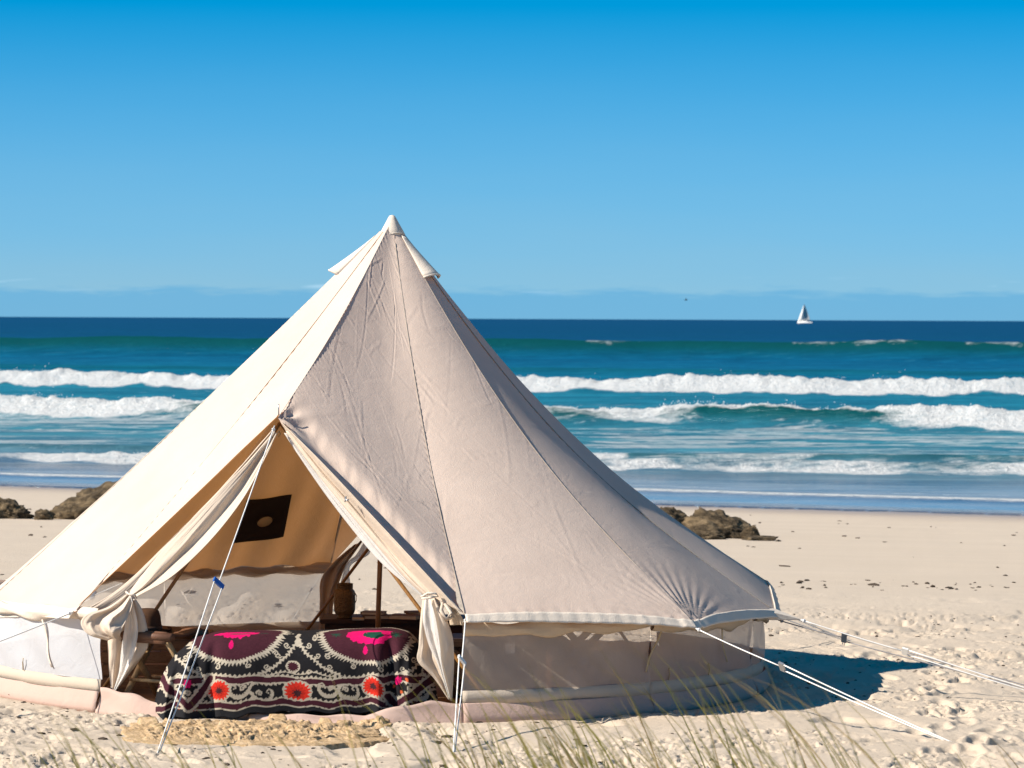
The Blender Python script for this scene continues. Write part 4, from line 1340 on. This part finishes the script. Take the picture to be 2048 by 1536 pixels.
tubes('handle', [[Vector((.069, -.01, .17)), Vector((.080, -.012, .15)), Vector((.078, -.012, .12)), Vector((.072, -.012, .105))]], .003, 'brass', lan, 6)

def book(px, py, d, w, dp, h, rz, cover, label, dz=0.0):
    p = pix(px, py, TY - d); p.z = TOPZ + .001 + dz
    b = empty('book', p, rz)
    tag(b, label, 'book', 'books on the dark low table')
    box('pages', (-w / 2 + .004, -dp / 2 + .004, .004), (w / 2 - .004, dp / 2 - .003, h - .004), 'paper', b, .001)
    box('cover', (-w / 2, -dp / 2, h - .0038), (w / 2, dp / 2, h), cover, b, .001)
    box('cover', (-w / 2, -dp / 2, 0), (w / 2, dp / 2, .0038), cover, b, .001)
    box('spine', (-w / 2 - .003, -dp / 2, 0), (-w / 2 + .0005, dp / 2, h), cover, b, .001)
book(752, 1238, -.60, .165, .13, .026, .12, 'book_cover', 'thick pale paged book at the bottom of the stack by the centre pole')
book(748, 1238, -.60, .150, .12, .022, -.22, 'book_cover_grey', 'grey covered book on top of the stack by the centre pole', .027)
book(717, 1238, -.52, .075, .11, .010, .05, 'paper', 'thin pale booklet lying between the lantern and the books')
book(812, 1238, -.58, .20, .14, .030, -.35, 'book_cover', 'wide brown book lying across the centre pole from the lantern')
book(830, 1238, -.66, .12, .10, .016, .3, 'book_cover', 'small brown book on top of the wide brown book', .031)

# folding chair glimpsed through the netting on the right
fc = empty('folding_chair', floor_pt(1150, .55), R(-20))
tag(fc, 'wooden folding chair with crossed legs behind the mesh wall', 'chair')
stool_parts(fc, .46, .36, .46, .022, 'brown_wood', 'leather')
box('backrest', (-.23, .20, .62), (.23, .225, .78), 'leather', fc, .008)
for sx in (-.21, .21): tubes('back_post', [[Vector((sx, .19, .40)), Vector((sx, .205, .60)), Vector((sx, .213, .80))]], .014, 'brown_wood', fc, 10)
tr = empty('filler_trunk', floor_pt(1010, .95), R(8))  # added to deepen the darkness seen through the netting
tag(tr, 'dark trunk added to darken the space behind the mesh wall', 'trunk')
box('body', (-.36, -.2, .002), (.36, .2, .30), 'dark_wood', tr, .01)
box('lid', (-.37, -.21, .302), (.37, .21, .36), 'dark_wood', tr, .012)
box('latch', (-.03, -.222, .27), (.03, -.205, .33), 'steel', tr, .003)
for sx in (-.25, .23): box('strap', (sx, -.214, .002), (sx + .03, -.201, .30), 'leather', tr, .002)

# ------------------------------------------------------------------ shaggy jute rug on the sand in front
def build_rug():
    nu, nv = 240, 130
    u, v = np.meshgrid(np.linspace(0, 1, nu), np.linspace(0, 1, nv))
    px = 258 + (778 - 258) * u
    dn = 2.50 + (3.62 - 2.50) * v
    dn = dn + .10 * (fbm(u * 9, v * 0 + 2, 750, 4) - .5) * np.where(v > .5, 1, .4)
    Y = TY - dn
    X = (px - 1024) / FPX * Y * 1.0 + .13 * (fbm(v * 7, u * 0 + 5, 755, 4) - .5) * np.where(u < .5, 1, 1.4)
    taper = sstep(.62, 1.0, u) * sstep(.45, 1.0, v)
    Y = Y + taper * .32
    e = np.minimum(np.minimum(u, 1 - u) * 8, np.minimum(v, 1 - v) * 8); e = np.clip(e, 0, 1)
    lump = fbm(u * 30, v * 14, 760, 4, .6)
    G = ground_base(X, Y) + ground_detail(X, Y)
    Z = np.maximum(G, -.01) + .006 + e * (.008 + .030 * sstep(.42, .72, lump) * (.3 + .7 * fbm(u * 6, v * 3, 765, 2)) + .010 * fbm(u * 60, v * 16, 770, 3))
    bump_row = np.exp(-((v - .06) / .05) ** 2) * .035 * sstep(.56, .66, fbm(u * 16, v * 0, 775, 2))
    Z += bump_row
    Z = np.where((e < .02), G - .02, Z)
    o = grid_mesh('jute_rug', np.stack([X, Y, Z], -1), 'jute')
    tag(o, 'shaggy straw coloured jute rug crumpled on the sand before the tent door', 'rug')
build_rug()

# ------------------------------------------------------------------ rocks on the beach
def rock(px, py, Y, sx, sy, sz, seed, label, rz=0.0, group='rocks on the beach', tilt=0.0, sharp=1.0):
    bm = bmesh.new(); bmesh.ops.create_icosphere(bm, subdivisions=5, radius=1)
    co = np.array([v.co[:] for v in bm.verts])
    g = np.random.default_rng(seed)
    # planar facets chopped from a ball, then bedding ridges and roughness
    r = np.ones(len(co))
    for k in range(16):
        n = g.normal(size=3); n /= np.linalg.norm(n)
        dd = g.uniform(.55, .92)
        c = co @ n
        r = np.minimum(r, np.where(c > 1e-3, dd / np.maximum(c, 1e-3), 9))
    bed = co[:, 0] * .5 + co[:, 2] * 1.4 + co[:, 1] * .3
    rough = fbm(co[:, 0] * 2.4 + seed, co[:, 1] * 2.4 + co[:, 2] * 2.9, 800 + seed, 5, .6) - .5
    ridg = np.abs(fbm(bed * 5.0 + seed, co[:, 1] * 1.6 + co[:, 0], 820 + seed, 4, .6) - .5)
    r = r * (1 + .34 * sharp * rough - .42 * sharp * ridg)
    co = co * r[:, None] * np.array([sx, sy, sz])
    if tilt:
        c, s = math.cos(tilt), math.sin(tilt)
        co = np.stack([co[:, 0] * c + co[:, 2] * s, co[:, 1], -co[:, 0] * s + co[:, 2] * c], 1)
    for v, p in zip(bm.verts, co): v.co = p
    me = bpy.data.meshes.new('beach_rock'); bm.to_mesh(me); bm.free()
    me.materials.append(M['rock'])
    me.polygons.foreach_set('use_smooth', [True] * len(me.polygons))
    o = bpy.data.objects.new('beach_rock', me); COL.objects.link(o)
    p = pix(px, py, Y)
    o.location = (p.x, p.y, ground_z(p.x, p.y) + sz * .12)
    o.rotation_euler = (0, 0, rz)
    tag(o, label, 'rock', group)
    return o
rock(15, 1046, 49.5, .40, .40, .30, 3, 'dark rounded rock standing apart from the large layered rock', sharp=1.3)
rock(88, 1046, 49.0, .20, .22, .14, 5, 'small low rock lying against the large layered rock', sharp=1.3)
rock(196, 1046, 49.8, .80, .55, .44, 9, 'large tan layered rock leaning towards the tent', 0.2, tilt=-.30, sharp=1.35)
rock(1342, 1066, 46.8, .50, .42, .40, 12, 'dark blocky rock close behind the tent', .3, sharp=1.3)
rock(1438, 1070, 46.6, .54, .42, .36, 14, 'brown ridged rock sloping away from the blocky rock', -.2, tilt=.18, sharp=1.4)
rock(1506, 1066, 46.2, .17, .18, .17, 17, 'small pointed rock at the foot of the ridged rock', sharp=1.3)
rock(1516, 1076, 45.9, .34, .22, .06, 19, 'flat slab of rock low on the sand beyond the pointed rock')
rock(1405, 1074, 45.9, .40, .20, .10, 23, 'low ledge of rock lying in front of the ridged rock', sharp=1.3)

# ------------------------------------------------------------------ sailing boat on the horizon and a bird above it
def sailboat():
    D = 3300.0
    p = pix(1610, 640, D)
    root = empty('sailing_boat', (p.x, p.y, SEA_Z - .25))
    tag(root, 'white sailing boat with two raised sails far out near the horizon', 'boat')
    Lh, rows = 12.5, []
    for f in np.linspace(0, 1, 17):
        x = -Lh / 2 + Lh * f
        half = 1.9 * max(.02, math.sin(math.pi * min(1, (1 - f) * .62 + .08)) ** .8) * (1 if f < .98 else .1)
        sheer = 1.45 + .35 * f ** 2
        rows.append([(x, -half, sheer), (x, -half * .92, .7), (x, -half * .5, -.15), (x, 0, -.45), (x, half * .5, -.15), (x, half * .92, .7), (x, half, sheer), (x, 0, sheer + .08)])
    o = grid_mesh('hull', np.array(rows)[:, :, :] * np.array([-1, 1, 1]), 'white_paint', root, wrap=True)
    box('cabin', (-2.6, -.95, 1.45), (2.4, .95, 2.15), 'white_paint', root, .15)
    tubes('mast', [[Vector((-.6, 0, 1.5)), Vector((-.55, 0, 9)), Vector((-.5, 0, 16.6))]], .11, 'steel', root, 8)
    tubes('boom', [[Vector((-.6, 0, 2.6)), Vector((4.4, .9, 2.5))]], .09, 'steel', root, 8)
    def sail(name, head, tack, clew, belly, mat):
        rows = []
        for v in np.linspace(0, 1, 12):
            a, b = Vector(head).lerp(Vector(tack), v), Vector(head).lerp(Vector(clew), v)
            rows.append([tuple(a.lerp(b, q) + Vector((0, belly * math.sin(math.pi * q) * math.sin(math.pi * min(1, v * .9 + .05)), 0))) for q in np.linspace(0, 1, 9)])
        solid(grid_mesh(name, rows, mat, root), .03)
    sail('jib', (-.75, 0, 15.8), (-6.0, 0, 1.9), (-.2, .9, 2.4), -1.6, 'sail')
    sail('mainsail', (-.3, 0, 16.3), (-.4, .05, 2.75), (4.3, .9, 2.7), .8, 'sail_shade')
    root.rotation_euler = (R(3), 0, R(-14)); root.scale = (1.12, 1.12, 1.12)
sailboat()

def bird():
    p = pix(1372, 600, 180.0)
    root = empty('sea_bird', p)
    tag(root, 'tiny dark sea bird flying low above the horizon', 'bird')
    V = []; F = []
    rows = []
    for f in np.linspace(0, 1, 9):
        r = .055 * math.sin(math.pi * (f * .92 + .04)) ** .7
        rows.append([( -.22 + .44 * f, r * math.cos(a), r * math.sin(a) * .9) for a in np.linspace(0, 2 * math.pi, 11)[:-1]])
    body = grid_mesh('body', rows, 'bird', root, wrap=True)
    root.scale = (.45, .45, .45)
    for s in (-1, 1):
        rows = []
        for q in np.linspace(0, 1, 8):
            c = .11 * (1 - q) ** .7 + .01
            rows.append([(.03 - c / 2 - .05 * q, s * (.03 + .40 * q), .05 + .13 * math.sin(q * 2.2)), (.03 + c / 2 - .05 * q, s * (.03 + .40 * q), .05 + .13 * math.sin(q * 2.2))])
        solid(grid_mesh('wing', rows, 'bird', root), .01)
bird()

# ------------------------------------------------------------------ dune grass in the foreground
def build_grass():
    g = np.random.default_rng(5)
    V, F, Cc = [], [], []
    def blade(x, y, z, ln, lean, az, w, tint, curve):
        n = 9
        b = len(V)
        for k in range(n + 1):
            f = k / n
            ang = lean + curve * f * f
            # integrate along the blade
            if k == 0: p = np.array([x, y, z], float)
            else: p = p + (ln / n) * np.array([math.sin(ang) * math.cos(az), math.sin(ang) * math.sin(az), math.cos(ang)])
            ww = w * (1 - f ** 2.2) * .5 + .0002
            V.append((p[0] - ww, p[1] - ww * .3, p[2])); V.append((p[0] + ww, p[1] + ww * .3, p[2]))
            c = tint * (1 - .35 * f) + np.array([.36, .23, .07]) * .35 * f
            Cc.append(c); Cc.append(c)
        for k in range(n): F.append((b + 2 * k, b + 2 * k + 1, b + 2 * k + 3, b + 2 * k + 2))
        return p
    greens = [np.array([.30, .28, .05]), np.array([.40, .35, .08]), np.array([.20, .21, .04]), np.array([.52, .36, .14]), np.array([.46, .40, .16])]
    # (range of pixel columns where clumps stand, rows their tips reach, number of blades)
    specs = [((900, 1120), (1320, 1515), 46), ((1020, 1420), (1285, 1500), 62), ((1380, 1660), (1310, 1510), 30), ((1640, 2048), (1430, 1530), 16),
             ((0, 320), (1400, 1520), 30), ((330, 640), (1390, 1530), 16), ((640, 930), (1340, 1525), 24)]
    for (x0, x1), (y0, y1), n in specs:
        for k in range(n):
            px = g.uniform(x0, x1); py = y0 + (y1 - y0) * g.random() ** .8
            Y = g.uniform(8.5, 13.0)
            tip = pix(px, py, Y)
            lean = g.uniform(.12, .55)
            az = math.pi + g.normal(0, .25)           # the wind lays it over to the left
            curve = g.uniform(.1, .7)
            gz = float((ground_base(np.array([tip.x]), np.array([Y])))[0]) - .02
            hgt = tip.z - gz
            ln = hgt / max(.35, math.cos(lean + curve * .33))
            # root so that the tip ends where intended
            dx = 0; dzz = 0
            for q in range(1, 10):
                a = lean + curve * (q / 9) ** 2
                dx += ln / 9 * math.sin(a); dzz += ln / 9 * math.cos(a)
            ln *= hgt / dzz; dx *= hgt / dzz
            blade(tip.x - dx * math.cos(az), Y - dx * math.sin(az), gz, ln, lean, az, g.uniform(.0034, .0066), greens[g.integers(len(greens))] * g.uniform(1.0, 1.5), curve)
    # short undergrowth on the dune below the frame, hiding the roots
    for k in range(900):
        Y = g.uniform(6.0, 11.0); x = g.uniform(-.2, .2) * Y
        gz = float(ground_base(np.array([x]), np.array([Y]))[0]) - .02
        blade(x, Y, gz, g.uniform(.10, .32), g.uniform(.1, .6), math.pi + g.normal(0, .6), g.uniform(.002, .005), greens[g.integers(len(greens))] * g.uniform(.7, 1.2), g.uniform(.1, .9))
    o = mesh('dune_grass', V, F, 'grass')
    at = o.data.color_attributes.new('tint', 'FLOAT_COLOR', 'POINT')
    a4 = np.ones((len(V), 4), dtype=np.float32); a4[:, :3] = np.array(Cc)
    at.data.foreach_set('color', a4.reshape(-1))
    o['kind'] = 'stuff'
    o['label'] = 'wispy green and straw dune grass leaning in the wind'
    o['category'] = 'grass'
build_grass()

# ------------------------------------------------------------------ bits of weed, bark and shell strewn on the sand
def build_debris():
    g = np.random.default_rng(8)
    V, F = [], []
    ico = bmesh.new(); bmesh.ops.create_icosphere(ico, subdivisions=1, radius=1)
    iv = np.array([v.co[:] for v in ico.verts]); iff = [[v.index for v in f.verts] for f in ico.faces]; ico.free()
    pts = []
    for k in range(1500):
        Y = g.uniform(17.8, 29); x = g.uniform(-.155, .155) * Y
        if math.hypot(x - TX, Y - TY) < 2.55: continue
        if vnoise(np.array([x * .9]), np.array([Y * .9]), 77)[0] < .42: continue
        pts.append((x, Y, g.uniform(.003, .010) * (1 if g.random() < .9 else 1.8)))
    for k in range(110):
        Y = g.uniform(30, 60); x = g.uniform(-.16, .16) * Y
        pts.append((x, Y, g.uniform(.012, .03)))
    for k in range(120):                       # an old tide line
        x = g.uniform(-1, 6.0); Y = 33.5 + .3 * x * .2 + g.normal(0, .5)
        pts.append((x, Y, g.uniform(.010, .032) * g.uniform(.5, 1)))
    for x, Y, s in pts:
        z = ground_z(x, Y)
        sc = np.array([s * g.uniform(.8, 2.2), s * g.uniform(.8, 1.6), s * g.uniform(.3, .8)])
        a = g.uniform(0, 6.28)
        q = iv * (1 + .35 * g.normal(size=(len(iv), 1))) * sc
        q = np.stack([q[:, 0] * math.cos(a) - q[:, 1] * math.sin(a), q[:, 0] * math.sin(a) + q[:, 1] * math.cos(a), q[:, 2]], 1) + np.array([x, Y, z + s * .15])
        b = len(V); V += [tuple(r) for r in q]; F += [tuple(b + i for i in f) for f in iff]
    o = mesh('beach_debris', V, F, 'debris', smooth=False)
    o['kind'] = 'stuff'
    o['label'] = 'dark scraps of seaweed and bark scattered over the sand'
    o['category'] = 'debris'
build_debris()
